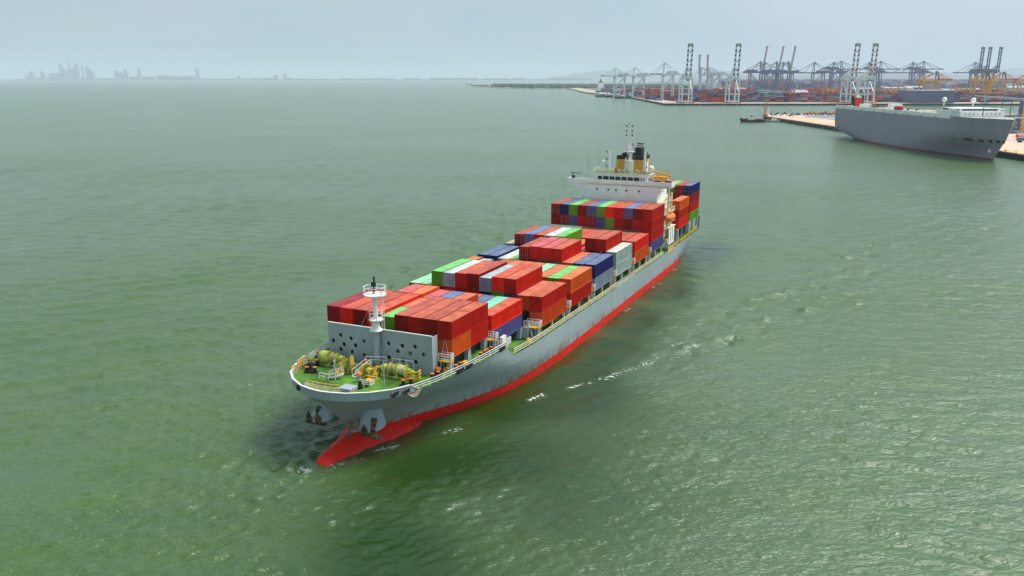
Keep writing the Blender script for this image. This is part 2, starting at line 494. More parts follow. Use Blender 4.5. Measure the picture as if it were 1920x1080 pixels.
# mooring openings cut in the bulwark band and the rope hanging from one of them
fl = SB()
fl.tube((-15.75, -4.3, 9.95), (-16.3, -4.6, 9.95), 0.42, 14)
fl.build('fairlead', M_black, ship)
for xm in (-12.2, -10.6):
    fl = SB()
    y_ = outline(xm)
    fl.box(xm-.75, y_-.15, 9.45, xm+.75, y_+.12, 10.05)
    fl.build('fairlead', M_rust, ship)
    for d in (-.36, .36):
        f2 = SB(); f2.tube((xm+d, y_+.05, 9.85), (xm+d, y_+.3, 9.85), 0.3, 10); f2.build('fairlead_roller', M_black, ship)
rp = SB()
for k in range(4):
    prev = None
    for i in range(9):
        t = i / 8
        p = (-10.9 + 2.3*t, outline(-10.9+2.3*t) + .32 + .08*k, 9.5 - 1.1*math.sin(math.pi*t*.9)*(0.7+.12*k) + t*0.9)
        if prev: rp.tube(prev, p, 0.06, 6)
        prev = p
rp.build('mooring_rope', M_rope, ship)

# anchor pockets and anchors
for sg in (1, -1):
    pk = SB()
    a0 = Vector((-8.6, sg*2.6, 8.2)); a1 = Vector((-11.3, sg*4.3, 4.0))
    rings = []
    for t, r in ((0, 1.3), (.35, 1.4), (.7, 1.65), (1.0, 2.0)):
        c = a0.lerp(a1, t)
        rings.append([(c.x + r*math.cos(q), c.y + r*math.sin(q)*.95, c.z + .35*math.cos(q)*t) for q in [2*math.pi*i/18 for i in range(18)]])
    pk.loft(rings)
    pk.build('anchor_bolster', M_grey, ship, smooth=True)
    an = SB()
    c = a1 + (Vector((-.75, .75, -.35)) if sg > 0 else Vector((-.55, -.35, -.15)))
    an.tube(c + Vector((.2, 0, 1.7)), c + Vector((-.6, 0, -.7)), .42, 8)
    an.loft([[(c.x-1.1, c.y-1.35, c.z-.7), (c.x+.1, c.y-1.35, c.z-1.2), (c.x+.1, c.y+1.35, c.z-1.2), (c.x-1.1, c.y+1.35, c.z-.7)],
             [(c.x-.95, c.y-1.2, c.z-.1), (c.x-.1, c.y-1.2, c.z-.4), (c.x-.1, c.y+1.2, c.z-.4), (c.x-.95, c.y+1.2, c.z-.1)]])
    for s2 in (-1, 1):
        an.loft([[(c.x-1.35, c.y+s2*.25, c.z-.5), (c.x-.85, c.y+s2*.25, c.z-.8), (c.x-.85, c.y+s2*1.3, c.z-.8), (c.x-1.35, c.y+s2*1.3, c.z-.5)],
                 [(c.x-1.6, c.y+s2*.45, c.z+.7), (c.x-1.2, c.y+s2*.45, c.z+.6), (c.x-1.2, c.y+s2*1.15, c.z+.6), (c.x-1.6, c.y+s2*1.15, c.z+.7)],
                 [(c.x-1.5, c.y+s2*.7, c.z+1.35), (c.x-1.35, c.y+s2*.7, c.z+1.35), (c.x-1.35, c.y+s2*.8, c.z+1.35), (c.x-1.5, c.y+s2*.8, c.z+1.35)]])
    an.build('anchor', M_rust, ship)

# breakwater with round holes
def plate_with_holes(name, poly, holes, thick, mat):
    cu = bpy.data.curves.new(name, 'CURVE'); cu.dimensions = '2D'; cu.fill_mode = 'BOTH'; cu.extrude = thick / 2
    def spline(pp):
        s_ = cu.splines.new('POLY'); s_.points.add(len(pp) - 1)
        for q, p in zip(s_.points, pp): q.co = (p[0], p[1], 0, 1)
        s_.use_cyclic_u = True
    spline(poly)
    for hx, hz, r in holes:
        spline([(hx + r*math.cos(2*math.pi*i/16), hz + r*math.sin(2*math.pi*i/16)) for i in range(16)])
    tmp = bpy.data.objects.new(name, cu); COL.objects.link(tmp)
    me = bpy.data.meshes.new_from_object(tmp.evaluated_get(bpy.context.evaluated_depsgraph_get()))
    bpy.data.objects.remove(tmp); bpy.data.curves.remove(cu)
    me.name = name; me.materials.clear(); me.materials.append(mat)
    o = bpy.data.objects.new(name, me); COL.objects.link(o)
    return o
holes = []
for yy, zz in [(-8.2,12.55),(-6.8,13.6),(-6.2,12.2),(-6.85,11.3),(-4.9,13.3),(-4.1,12.3),(-4.8,11.2),(-2.6,13.15),(-2.55,10.95),
               (1.9,13.4),(1.9,11.2),(3.45,12.4),(4.3,13.35),(4.35,11.1),(5.65,12.35),(6.5,13.5),(6.55,11.15),(8.0,12.5)]:
    holes.append((yy, zz - 9.3, 0.34))
bwp = plate_with_holes('breakwater', [(-9.05, 0), (9.45, 0), (9.45, 6.1), (-9.05, 6.1)], holes, 0.09, M_grey)
bwp.parent = ship
bwp.matrix_parent_inverse = Matrix.Identity(4)
# curve plane: local x -> ship y, local y -> ship z, normal -> ship x
bwp.matrix_local = Matrix(((0, 0, 1, 2.75), (1, 0, 0, 0), (0, 1, 0, 9.3), (0, 0, 0, 1)))
b2 = SB()
b2.bar((-2.75, -9.05, 15.45), (-2.75, 9.45, 15.45), 0.2, 0.12)
b2.build('breakwater_cap', M_white, ship)
b2 = SB()
for y_ in (-8, -5.5, -3, 3, 5.5, 8):
    b2.poly([(-2.65,y_-.05,9.35),(-.9,y_-.05,9.35),(-2.65,y_-.05,15.2),(-2.65,y_+.05,9.35),(-.9,y_+.05,9.35),(-2.65,y_+.05,15.2)],
            [(0,2,1),(3,4,5),(0,1,4,3),(1,2,5,4),(0,3,5,2)])
b2.build('breakwater_bracket', M_grey, ship); b2 = SB(); b2.box(-2.15, -8.9, 9.4, -2.1, 9.2, 14.6); b2.build('hole_shade_plate', M_dark, ship); b2 = SB()  # dark plate added behind the breakwater so the holes look shaded
b2.box(-2.68, -9.03, 9.35, -2.2, -8.95, 15.3); b2.box(-2.68, 9.35, 9.35, -1.2, 9.43, 15.3)
b2.build('breakwater_bracket', M_grey, ship)

# foremast
fm = SB()
fm.tube((-3.3, 0.15, 9.35), (-3.3, 0.15, 15.4), .55, 14, .5)
fm.build('foremast_base', M_lgrey, ship, smooth=True)
mast = SB()
mast.tube((-3.3, 0.15, 15.4), (-3.3, 0.15, 20.8), .42, 14, .32)
mast.loft([[(-3.3+r*math.cos(2*math.pi*i/12), .15+r*math.sin(2*math.pi*i/12), z) for i in range(12)] for z, r in ((15.4,1.0),(15.9,.62),(16.6,.5))])
mast = mast.build('foremast', M_white, ship, smooth=True)
pf = SB()
pf.loft([[(-3.3+r*math.cos(2*math.pi*i/8+.39), .15+r*math.sin(2*math.pi*i/8+.39), z) for i in range(8)] for z, r in ((20.3,.4),(20.85,1.75),(21.0,1.75))])
pf.build('platform', M_white, mast); pf = SB()
pf.loft([[(-3.5+r*math.cos(2*math.pi*i/8+.39), .35+r*math.sin(2*math.pi*i/8+.39), z) for i in range(8)] for z, r in ((16.7,.5),(17.1,1.15),(17.2,1.15))])
pf.build('platform', M_white, mast)
pr = SB()
ring = [(-3.3+1.7*math.cos(2*math.pi*i/8+.39), .15+1.7*math.sin(2*math.pi*i/8+.39), 21.0) for i in range(9)]
pr.rail(ring, 1.1, 3, .06, 2)
ring = [(-3.5+1.1*math.cos(2*math.pi*i/6+.39), .35+1.1*math.sin(2*math.pi*i/6+.39), 17.2) for i in range(7)]
pr.rail(ring, 1.1, 3, .055, 2)
for z in np.arange(15.6, 20.6, .35): pr.bar((-2.6, .75, z), (-2.6, 1.2, z), .04)
pr.bar((-2.6, .75, 15.4), (-2.6, .75, 20.9), .05); pr.bar((-2.6, 1.2, 15.4), (-2.6, 1.2, 20.9), .05)
pr.build('ladder_and_rail', M_wrail, mast)
lt = SB(); lt.tube((-3.3, .0, 21.0), (-3.3, .0, 22.2), .12, 8); lt.tube((-3.3, 0, 22.2), (-3.3, 0, 22.75), .38, 10); lt.tube((-3.3, 0.1, 22.75), (-3.3, .1, 23.4), .12, 8); lt.ball((-3.3, .1, 23.45), .2, 8, 5)
lt.build('mast_light', M_black, mast)
st_ = SB()
for y_ in (-1.9, 2.1): st_.bar((-3.6, y_*.9, 9.4), (-3.3, .15, 15.6), .07)
st_.bar((-11, -1.2, 10.5), (-3.5, 0, 20.4), .025)
st_.build('mast_stay', M_lgrey, ship)

# ------------------------------------------------------------------ forecastle gear
def spool(name_parent, x, y, z, r, L, ax, mat_r, mat_f):
    """rope drum: rope body with two rim flanges; ax is the axis direction (x, y)"""
    d = Vector((ax[0], ax[1], 0)).normalized()
    c = Vector((x, y, z))
    b_ = SB(); b_.tube(c - d*L/2, c + d*L/2, r*.78, 18)
    for t in np.linspace(-L/2+.1, L/2-.1, max(2, int(L/.22))): b_.tube(c + d*(t-.06), c + d*(t+.06), r*.82, 18)
    o1 = b_.build('rope_drum', mat_r, name_parent, smooth=True)
    f_ = SB()
    for t in (-L/2, L/2): f_.tube(c + d*(t-.05), c + d*(t+.05), r*1.08, 20)
    f_.build('drum_flange', mat_f, name_parent)
def winch(x, y, ang, drums, big=False):
    wroot = SB()
    d = Vector((math.cos(ang), math.sin(ang), 0)); e = Vector((-d.y, d.x, 0))
    L = sum(q[0] for q in drums) + .5*len(drums)
    c0 = Vector((x, y, 9.35))
    # bed and pedestals
    for k in (-1, 1): wroot.bar(c0 + e*.7*k - d*L/2 + Vector((0,0,.15)), c0 + e*.7*k + d*L/2 + Vector((0,0,.15)), .22, .25)
    t = -L/2
    pos = []
    for (ln, r, kind) in drums:
        for off in (t + .02, t + ln + .35):
            a = c0 + d*off
            wroot.loft([[tuple(a + e*w_ + d*h_ + Vector((0,0,z_))) for w_, h_ in ((-s_, -.1), (s_, -.1), (s_, .1), (-s_, .1))] for z_, s_ in ((0, .85), (.8, .4), (1.3, .32))])
        pos.append((t + ln/2 + .18, ln, r, kind)); t += ln + .5
    wroot.tube(c0 - d*(L/2+.5) + Vector((0,0,1.1)), c0 + d*(L/2+.5) + Vector((0,0,1.1)), .14, 10)
    wo = wroot.build('mooring_winch', M_wgreen, ship)
    for off, ln, r, kind in pos:
        p = c0 + d*off + Vector((0, 0, 1.15))
        if kind == 'rope': spool(wo, p.x, p.y, p.z, r, ln, (d.x, d.y), M_rope, M_wgreen)
        elif kind == 'pale': spool(wo, p.x, p.y, p.z, r, ln, (d.x, d.y), M_lrope, M_wgreen)
        elif kind == 'gear':
            g_ = SB(); g_.tube(p - d*ln/2, p + d*ln/2, r, 22); g_.tube(p - d*(ln/2+.06), p + d*(ln/2+.06), r*.35, 12); g_.build('gear_wheel', M_wgreen, wo, smooth=True)
            g_ = SB(); g_.tube(p - d*.2, p + d*.2, r*1.12, 24); g_.build('brake_band', M_yellow, wo)
        else:
            g_ = SB(); g_.tube(p - d*ln/2, p + d*ln/2, r, 18); g_.ball(tuple(p - d*ln/2), r*.98, 14, 8); g_.build('winch_motor', M_wgreen, wo, smooth=True)
M_lrope = paint('pale_rope', (0.72, 0.62, 0.42), 0.9, 0.2, 5.0, bump=0.05)
winch(-5.2, 5.0, math.pi/2*.98, [(.6, .6, 'motor'), (1.0, .85, 'rope'), (1.1, .9, 'pale'), (.4, .42, 'motor')])
winch(-4.9, -6.6, math.pi/2*1.0, [(1.2, 1.0, 'motor'), (.9, .88, 'rope'), (.7, .6, 'motor')])
winch(-6.4, -2.9, math.pi/2*.62, [(.6, .6, 'motor'), (.6, 1.25, 'gear')])
winch(-7.6, 1.7, math.pi/2*1.3, [(.4, .85, 'gear'), (.6, .5, 'motor'), (.4, .7, 'gear')])
# windlass chain guides, yellow arms
for (x, y) in ((-8.6, -3.2), (-9.2, 2.9)):
    ya_ = SB()
    ya_.bar((x, y, 9.4), (x+1.2, y+.1, 11.5), .35, .25); ya_.bar((x+.2, y-.9, 10.3), (x+.2, y+.9, 10.3), .22)
    ya_.bar((x+1.2, y+.1, 11.5), (x+2.2, y+.4, 11.3), .22); ya_.cbox((x-.5, y, 9.8), (.8, .7, .8))
    ya_.build('chain_stopper', M_yellow, ship)
for (x, y, sx, sy) in ((-9.0, -3.1, -10.4, -3.5), (-9.7, 2.8, -10.9, 3.2)):
    ch = SB()
    for i in range(9):
        t = i / 9; ch.ball((x+(sx-x)*t, y+(sy-y)*t, 9.75-.25*t), .16, 6, 4)
    ch.build('anchor_chain', M_rust, ship)
# vertical posts (flag/jack staffs), mushroom vent, bollards, rollers
for x, y, h, r, m in [(-9.9, -2.9, 2.9, .16, M_lgrey), (-9.9, 5.6, 3.9, .09, M_lgrey)]:
    q = SB(); q.tube((x, y, 9.35), (x, y, 9.35+h), r, 10); q.build('post', m, ship, smooth=True)
def vent(x, y, h=1.1, r=.28):
    q = SB(); q.tube((x, y, 9.35), (x, y, 9.35+h), r, 10, r*.9); q = q.build('mushroom_vent', M_lgrey, ship, smooth=True)
    c_ = SB(); c_.tube((x, y, 9.35+h), (x, y, 9.6+h), r*1.7, 12, r*1.3); c_.build('vent_cap', M_orange, q)
vent(-9.2, .9); vent(-3.9, -8.1, .9); vent(-2.0, 9.9, .9)
def bollard(x, y, z=9.35, ang=0):
    q = SB()
    d = Vector((math.cos(ang), math.sin(ang), 0)) * .6
    for k in (-1, 1):
        q.tube((x+d.x*k, y+d.y*k, z), (x+d.x*k, y+d.y*k, z+.8), .26, 12)
    q.bar((x-d.x*1.7, y-d.y*1.7, z+.08), (x+d.x*1.7, y+d.y*1.7, z+.08), .8, .16)
    o = q.build('bollard', M_black, ship)
    q = SB()
    for k in (-1, 1): q.tube((x+d.x*k, y+d.y*k, z+.8), (x+d.x*k, y+d.y*k, z+.9), .3, 12)
    q.build('bollard_cap', M_orange, o)
for x, y, a in [(-6.0, -9.7, 1.35), (-9.0, -7.9, 1.2), (-2.6, -10.7, 1.5), (-3.4, 10.2, .25), (-7.5, 7.9, .6), (1.5, 11.4, .1), (8.2, 12.2, .1), (10.2, 12.3, .1)]:
    bollard(x, y, ang=a)
for x, y, s_ in [(-8.0, -8.9, .5), (-11.5, 2.6, .35), (-4.0, -9.0, .6)]:
    q = SB(); q.loft([[(x+r*math.cos(2*math.pi*i/10), y+r*math.sin(2*math.pi*i/10), 9.35+z) for i in range(10)] for z, r in ((0, s_*1.3), (.9, s_*.7), (1.1, s_*.6))])
    q.build('roller_pedestal', M_black, ship)
q = SB(); q.tube((-4.2, -1.35, 9.35), (-4.2, -1.35, 10.4), .12, 8); q.ball((-4.2, -1.35, 10.7), .52, 12, 8); q.build('red_float', M_redp, ship, smooth=True)
# railed walkway at the stem with yellow top rails and raised steps over the gear
def yrail(pts, z=9.35, h=1.15, step=1.3):
    a_ = SB(); a_.rail([(p[0], p[1], z) for p in pts], h, step, .06, 3); a_.build('railing', M_wrail, ship)
    a_ = SB()
    for p, q_ in zip(pts[:-1], pts[1:]): a_.bar((p[0], p[1], z+h+.03), (q_[0], q_[1], z+h+.03), .13, .1)
    a_.build('hand_rail', M_yellow, ship)
yrail([(-15.6, -3.9), (-16.0, -2.2), (-16.1, -.8), (-15.9, .6), (-15.3, 1.9)])
yrail([(-14.4, -4.4), (-14.7, -2.2), (-14.6, 0), (-14.2, 1.0)])
q = SB(); q.box(-14.6, 1.3, 9.35, -13.0, 3.1, 9.95); q.build('vent_box', M_yellow, ship)
q = SB(); q.box(-14.7, 1.2, 9.95, -12.9, 3.2, 10.35); q.build('hatch_lid', M_lgrey, ship); q = SB(); q.tube((-15.3, -4.2, 9.35), (-14.9, -4.3, 10.4), .4, 12); q.build('mushroom_vent', M_lgrey, ship)
q = SB(); q.tube((-13.9, 2.0, 9.35), (-13.9, 2.0, 9.6), .3, 8); q.tube((-9.9, -4.4, 9.35), (-9.9, -4.4, 9.6), .2, 8); q.build('vent_foot', M_black, ship)
def stairs(x, y, ang, L, h):
    q = SB(); d = Vector((math.cos(ang), math.sin(ang), 0)); e = Vector((-d.y, d.x, 0)); b0 = Vector((x, y, 9.4))
    for k in (-.45, .45):
        q.bar(b0 + e*k, b0 + d*L + e*k + Vector((0,0,h)), .08, .2)
        q.bar(b0 + e*k + Vector((0,0,1)), b0 + d*L + e*k + Vector((0,0,h+1)), .07)
        for t in (0, .33, .66, 1): q.bar(b0 + d*L*t + e*k + Vector((0,0,h*t)), b0 + d*L*t + e*k + Vector((0,0,h*t+1)), .06)
    for i in range(6): q.bar(b0 + d*L*i/5 - e*.45 + Vector((0,0,h*i/5)), b0 + d*L*i/5 + e*.45 + Vector((0,0,h*i/5)), .2, .04)
    q.build('stairway', M_wrail, ship)
stairs(-8.0, -.9, .35, 2.6, 1.1); stairs(-9.9, -3.9, 1.2, 2.0, .6); stairs(-6.5, -1.0, .9, 1.8, .9)
q = SB()
q.rail([(-10.6, 1.9, 9.4), (-10.6, 3.6, 9.4), (-9.7, 3.8, 9.4)], .9, .6, .07, 3); q.rail([(-10.8, -5.0, 9.4), (-11.0, -3.2, 9.4), (-10.2, -2.6, 9.4)], 1.0, .8, .07, 2)
q.rail([(-5.0, -.9, 10.6), (-4.2, .9, 10.6), (-4.0, 2.2, 10.6)], 1.0, .9, .06, 2)
q.rail([(-3.9, 3.2, 10.3), (-3.9, 6.9, 10.3)], 1.3, 1.2, .06, 1)
q.build('guard_rail', M_wrail, ship)
for pts in ([(-7.0, 7.4, 9.4), (-6.0, 8.9, 9.4), (-4.9, 8.6, 9.4)], [(-9.2, -10.1, 9.4), (-7.6, -10.6, 9.4), (-6.4, -10.0, 9.4)], [(-12.0, -9.0, 9.4), (-10.6, -9.5, 9.4)], [(-12.9, 5.2, 9.4), (-12.3, 6.2, 9.4)]):
    q = SB(); q.rail(pts, 1.5 if pts[0][0] > -12.5 else .4, .9, .12, 3); q.build('yellow_guard', M_yellow, ship)
#@PART3

# ------------------------------------------------------------------ containers
CC = {  # side paint, roof paint sun-faded and also lightened for light from above, word
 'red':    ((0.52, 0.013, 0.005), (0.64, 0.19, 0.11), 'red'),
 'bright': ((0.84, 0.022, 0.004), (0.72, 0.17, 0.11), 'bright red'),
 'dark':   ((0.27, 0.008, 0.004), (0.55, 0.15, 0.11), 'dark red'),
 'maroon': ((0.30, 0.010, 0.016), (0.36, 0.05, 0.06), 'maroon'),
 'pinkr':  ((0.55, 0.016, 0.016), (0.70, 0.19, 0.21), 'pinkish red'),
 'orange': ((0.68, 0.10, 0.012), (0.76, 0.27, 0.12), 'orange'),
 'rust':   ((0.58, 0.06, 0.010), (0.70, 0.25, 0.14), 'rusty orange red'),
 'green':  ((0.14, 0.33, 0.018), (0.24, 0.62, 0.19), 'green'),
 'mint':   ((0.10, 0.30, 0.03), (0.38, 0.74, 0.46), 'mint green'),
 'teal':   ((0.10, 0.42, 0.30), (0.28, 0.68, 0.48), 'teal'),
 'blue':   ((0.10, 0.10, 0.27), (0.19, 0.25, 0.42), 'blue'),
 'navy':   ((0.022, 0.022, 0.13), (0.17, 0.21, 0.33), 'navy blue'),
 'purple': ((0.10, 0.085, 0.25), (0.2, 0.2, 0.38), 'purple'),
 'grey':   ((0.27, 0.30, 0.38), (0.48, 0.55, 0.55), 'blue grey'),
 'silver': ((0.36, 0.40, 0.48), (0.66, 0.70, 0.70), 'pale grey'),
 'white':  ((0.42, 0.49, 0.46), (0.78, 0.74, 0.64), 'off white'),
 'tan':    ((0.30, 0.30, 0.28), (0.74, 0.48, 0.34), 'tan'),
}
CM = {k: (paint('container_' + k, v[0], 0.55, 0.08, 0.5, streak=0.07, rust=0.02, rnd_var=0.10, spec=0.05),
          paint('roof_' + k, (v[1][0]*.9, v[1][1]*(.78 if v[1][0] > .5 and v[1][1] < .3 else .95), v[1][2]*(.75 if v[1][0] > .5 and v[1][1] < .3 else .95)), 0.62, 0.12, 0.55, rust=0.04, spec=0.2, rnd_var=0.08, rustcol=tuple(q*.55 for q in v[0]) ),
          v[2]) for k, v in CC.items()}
CW = 2.44
def corr(a, b, n, d):
    """trapezoid profile positions along a wall: (position, depth)"""
    out = []
    p = (b - a) / n
    for i in range(n):
        s_ = a + i * p
        out += [(s_, 0), (s_ + p*.28, 0), (s_ + p*.5, d), (s_ + p*.78, d)]
    out.append((b, 0))
    return out
_ct = {}
def cont_meshes(L, H):
    k = (L, H)
    if k in _ct: return _ct[k]
    hl, hw = L/2, CW/2
    b = MB()
    ns = int(L / .40)
    for sg in (1, -1):
        pr_ = corr(-hl+.16, hl-.16, ns, .07)
        top = [(x, sg*(hw-.02-d), H-.1) for x, d in pr_]; bot = [(x, sg*(hw-.02-d), .14) for x, d in pr_]
        n = len(pr_); b.poly(top + bot, [((i, i+1, n+i+1, n+i) if sg < 0 else (i, n+i, n+i+1, i+1)) for i in range(n-1)])
        pr_ = corr(-hw+.14, hw-.14, 8, .085)
        top = [(sg*(hl-.03-d), y, H-.1) for y, d in pr_]; bot = [(sg*(hl-.03-d), y, .14) for y, d in pr_]
        n = len(pr_); b.poly(top + bot, [((i, i+1, n+i+1, n+i) if sg > 0 else (i, n+i, n+i+1, i+1)) for i in range(n-1)])
    b.poly([(-hl+.05,-hw+.05,.1),(hl-.05,-hw+.05,.1),(hl-.05,hw-.05,.1),(-hl+.05,hw-.05,.1)], [(0,3,2,1)])
    f = MB()
    for sx in (1, -1):
        for sy in (1, -1):
            f.box(sx*hl, sy*hw, .16, sx*(hl-.15), sy*(hw-.13), H-.12)
            for z0, z1 in ((0, .16), (H-.12, H+.012)): f.box(sx*(hl+.003), sy*(hw+.003), z0, sx*(hl-.18), sy*(hw-.165), z1)
        f.box(sx*(hl-.01), -hw+.165, .02, sx*(hl-.1), hw-.165, .15); f.box(sx*(hl-.01), -hw+.165, H-.11, sx*(hl-.1), hw-.165, H-.01)
    for sy in (1, -1):
        f.box(-hl+.18, sy*(hw-.006), .02, hl-.18, sy*(hw-.08), .15); f.box(-hl+.18, sy*(hw-.006), H-.1, hl-.18, sy*(hw-.07), H-.02)
    r = MB()
    nr = int(L / .52)
    xs = []
    for i in range(nr):
        s_ = -hl+.12 + (L-.24)*i/nr; p = (L-.24)/nr
        xs += [(s_, H-.03), (s_+p*.42, H-.03), (s_+p*.52, H-.008), (s_+p*.9, H-.008)]
    xs.append((hl-.12, H-.03))
    n = len(xs)
    r.poly([(x, -hw+.08, z) for x, z in xs] + [(x, hw-.08, z) for x, z in xs], [(i, i+1, n+i+1, n+i) for i in range(n-1)])
    d = MB()
    d.box(hl-.045, -hw+.14, .17, hl-.02, -.01, H-.12); d.box(hl-.045, .01, .17, hl-.02, hw-.14, H-.12)
    l = MB()
    for y in (-.85, -.4, .4, .85):
        l.tube((hl+.01, y, .15), (hl+.01, y, H-.1), .02, 6)
        for z in (.35, H*.33, H-.4): l.cbox((hl, y, z), (.04, .12, .08))
        l.cbox((hl+.02, y + (.14 if y < 0 else -.14), 1.05), (.03, .3, .05))
    ms = []
    for nm, mb in (('shipping_container', b), ('corner_frame', f), ('roof_panel', r), ('door_panel', d), ('locking_bar', l)):
        o = mb.build(nm, CM['red'][0], recalc=False)
        ms.append(o.data); bpy.data.objects.remove(o)
    _ct[k] = ms
    return ms
CONT_IDX = {}
M_rod = paint('galvanised_rod', (0.30, 0.26, 0.26), 0.4, 0.1, 2.0)
def mobj(name, me, mat, parent=None):
    o = bpy.data.objects.new(name, me); COL.objects.link(o)
    if parent: o.parent = parent
    o.material_slots[0].link = 'OBJECT'; o.material_slots[0].material = mat
    return o
def ship_container(xa, y, z, col, label, L=12.19, H=2.59, door=False):
    ms = cont_meshes(L, H)
    body = mobj('shipping_container', ms[0], CM[col][0])
    body.location = SW(xa + L/2 + rnd.uniform(-.03, .03), y + rnd.uniform(-.015, .015), z)
    body.rotation_euler[2] = SHIP_ROT + rnd.uniform(-.0012, .0012)
    mobj('corner_frame', ms[1], CM[col][0], body)
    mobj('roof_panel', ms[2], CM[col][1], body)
    if door:
        mobj('door_panel', ms[3], CM[col][0], body); mobj('locking_bar', ms[4], M_rod, body)
    tag(body, label, 'shipping container', 'containers stacked on the ship')
    return body
ORD = ['first', 'second', 'third', 'fourth', 'fifth', 'sixth', 'seventh', 'eighth', 'ninth', 'tenth', 'eleventh']
ROWN = {1: 'row behind the breakwater', 2: 'second row from the bow', 3: 'third row from the bow', 4: 'fourth row from the bow', 5: 'fifth row from the bow',
        6: 'sixth row from the bow', 7: 'seventh row from the bow', 8: 'row before the white bridge', 9: 'row behind the bridge', 10: 'sternmost row'}
TIER = {0: 'bottom', 1: 'second', 2: 'third', 3: 'fourth'}
def clabel(bay, c, ncol, t, top, col, small=''):
    word = CM[col][2]
    p = ncol - c                       # 1 = port rail
    if p == 1: where = 'portmost'
    elif c == 0: where = 'starboardmost'
    else: where = ORD[p-1] + ' from port' if p <= (ncol+1)//2 else ORD[c] + ' from starboard'
    tier = 'top' if t == top else TIER[t] + ' tier'
    return f"{small}{word} container, {where}, {tier}, {ROWN[bay]}".strip()
PLAN, TOPS = [], {}
def fill(bay, x, z0, ncol, cols, H=2.59, gap=2.5, doors=()):
    """cols: per column from starboard a list of colours bottom..top; (colour, H) pairs allowed; None = empty"""
    for c, stack in enumerate(cols):
        if not stack: continue
        y = (c - (ncol - 1) / 2) * gap
        z = z0
        last = len(stack) - 1
        for t, it in enumerate(stack):
            col, h = (it if isinstance(it, tuple) else (it, H))
            if col is not None:
                PLAN.append((bay, c, ncol, x, y, z, h, col, t, last, (c, t) in doors))
            z += h + .02
        TOPS[(bay, round(y, 1))] = z
def pair20(bay, c, ncol, x, y, z, colf, cola, t, top, H=2.59):
    if colf: ship_container(x, y, z, colf, clabel(bay, c, ncol, t, top, colf, 'forward short '), L=6.06, H=H)
    if cola: ship_container(x + 6.13, y, z, cola, clabel(bay, c, ncol, t, top, cola, 'aft short '), L=6.06, H=H)

# row 1 (nine across, behind the breakwater)
HC = 2.82
Z1 = 11.45
fill(1, 0, Z1, 9, [[('green', HC), ('maroon', 2.85)], [('dark', HC), ('bright', 2.85)], [('red', HC), ('dark', 2.85)], [('dark', HC), ('bright', 2.85)], None,
     [('red', HC), ('dark', HC)], [('dark', HC), ('red', HC)], [('red', HC), ('dark', HC)], None])
pair20(1, 4, 9, 0, 0, Z1, 'red', 'red', 0, 1); pair20(1, 4, 9, 0, 0, Z1+2.61, 'green', 'rust', 1, 1)
pair20(1, 8, 9, 0, 10, Z1, 'orange', 'red', 0, 1, HC); pair20(1, 8, 9, 0, 10, Z1+HC+.02, 'red', 'red', 1, 1, HC)
# row 2 (nine across)
Z2 = 9.3; X2 = 13.6
fill(2, X2, Z2, 9, [None, ['dark'], None, None, None, None, None, ['dark', 'teal'], ['purple', ('bright', 2.62)]])
# short boxes: the forward halves of five columns stand one box higher than the aft halves
for c, top, h, col in ((2, 2, 2.59, 'pinkr'), (3, 2, 2.59, 'orange'), (4, 2, 2.42, 'pinkr'), (5, 2, 2.42, 'blue'), (6, 2, 2.42, 'rust')):
    y = (c-4)*2.5
    for t in range(3): pair20(2, c, 9, X2-1.15, y, Z2+(h+.02)*t, col if t == 2 else ('red', 'dark')[t], None, t, 2, h)
for c, cols in ((2, ['dark']), (3, ['red']), (4, ['dark']), (5, ['red', 'rust']), (6, ['dark', 'navy'])):
    for t, col in enumerate(cols): pair20(2, c, 9, X2, (c-4)*2.5, Z2+2.61*t, None, col, t, len(cols)-1)
TOPS.update({(2, (c-4)*2.5): Z2+5.2 for c in range(9)})
# rows 3-8 (eleven across)
Z0, HM = 8.74, 2.79
XS = {3: 28.75, 4: 43.25, 5: 57.6, 6: 71.8, 7: 86.4, 8: 100.9, 9: 129.8, 10: 143.5}
fill(3, XS[3], Z0, 11, [['red', 'mint'], ['red', 'mint'], ['dark', 'dark', ('green', 2.7)], ['navy', 'red', ('silver', 2.62)], ['red', 'dark', 'red'], ['dark', 'dark', ('dark', 2.9)],
     ['red', ('navy', 2.6), ('grey', 2.6)], ['red', 'green', ('bright', 2.75)], ['dark', 'navy', ('red', 2.72)], ['red', ('rust', 2.72)], ['rust', 'red']], HM, doors=((10, 0), (8, 1), (6, 1)))
fill(4, XS[4], Z0, 11, [['red', 'orange'], ['dark', ('grey', 2.5)], [None, 'navy'][:1], ['red', 'red'], ['dark', 'rust'], ['red', 'rust'], ['red', 'rust'], ['dark', 'mint'], ['red', 'rust'], ['red', 'green'], ['red', ('orange', 2.86)]], HM)
fill(5, XS[5], Z0, 11, [['navy', 'navy'], ['navy', 'navy'], ['dark', ('white', 2.35)], ['red', ('green', 2.4)], ['red', ('dark', 2.55), ('dark', 2.8)], ['red', ('bright', 2.75), ('pinkr', 2.85)],
     ['dark', ('navy', 2.7), ('pinkr', 2.82)], ['red', ('navy', 2.7), ('red', 2.8)], ['red', ('rust', 2.75)], ['navy', 'navy'], ['grey', ('navy', 2.82)]], HM, doors=((4, 2), (6, 1), (7, 1), (9, 1)))
fill(6, XS[6], Z0, 11, [['tan', ('tan', 2.75)], ['red', 'dark', ('dark', 2.4)], ['navy', 'red', ('blue', 2.6)], ['red', 'red', ('red', 2.6)], ['dark', 'dark', ('silver', 2.6)], ['red', 'red', ('green', 2.6)],
     ['red', ('rust', 2.85)], ['red', ('bright', 2.3)], ['dark', 'red', ('dark', 2.75)], ['red', 'dark', ('red', 2.75)], ['white', ('white', 2.85)]], HM, doors=((1, 2), (2, 2)))
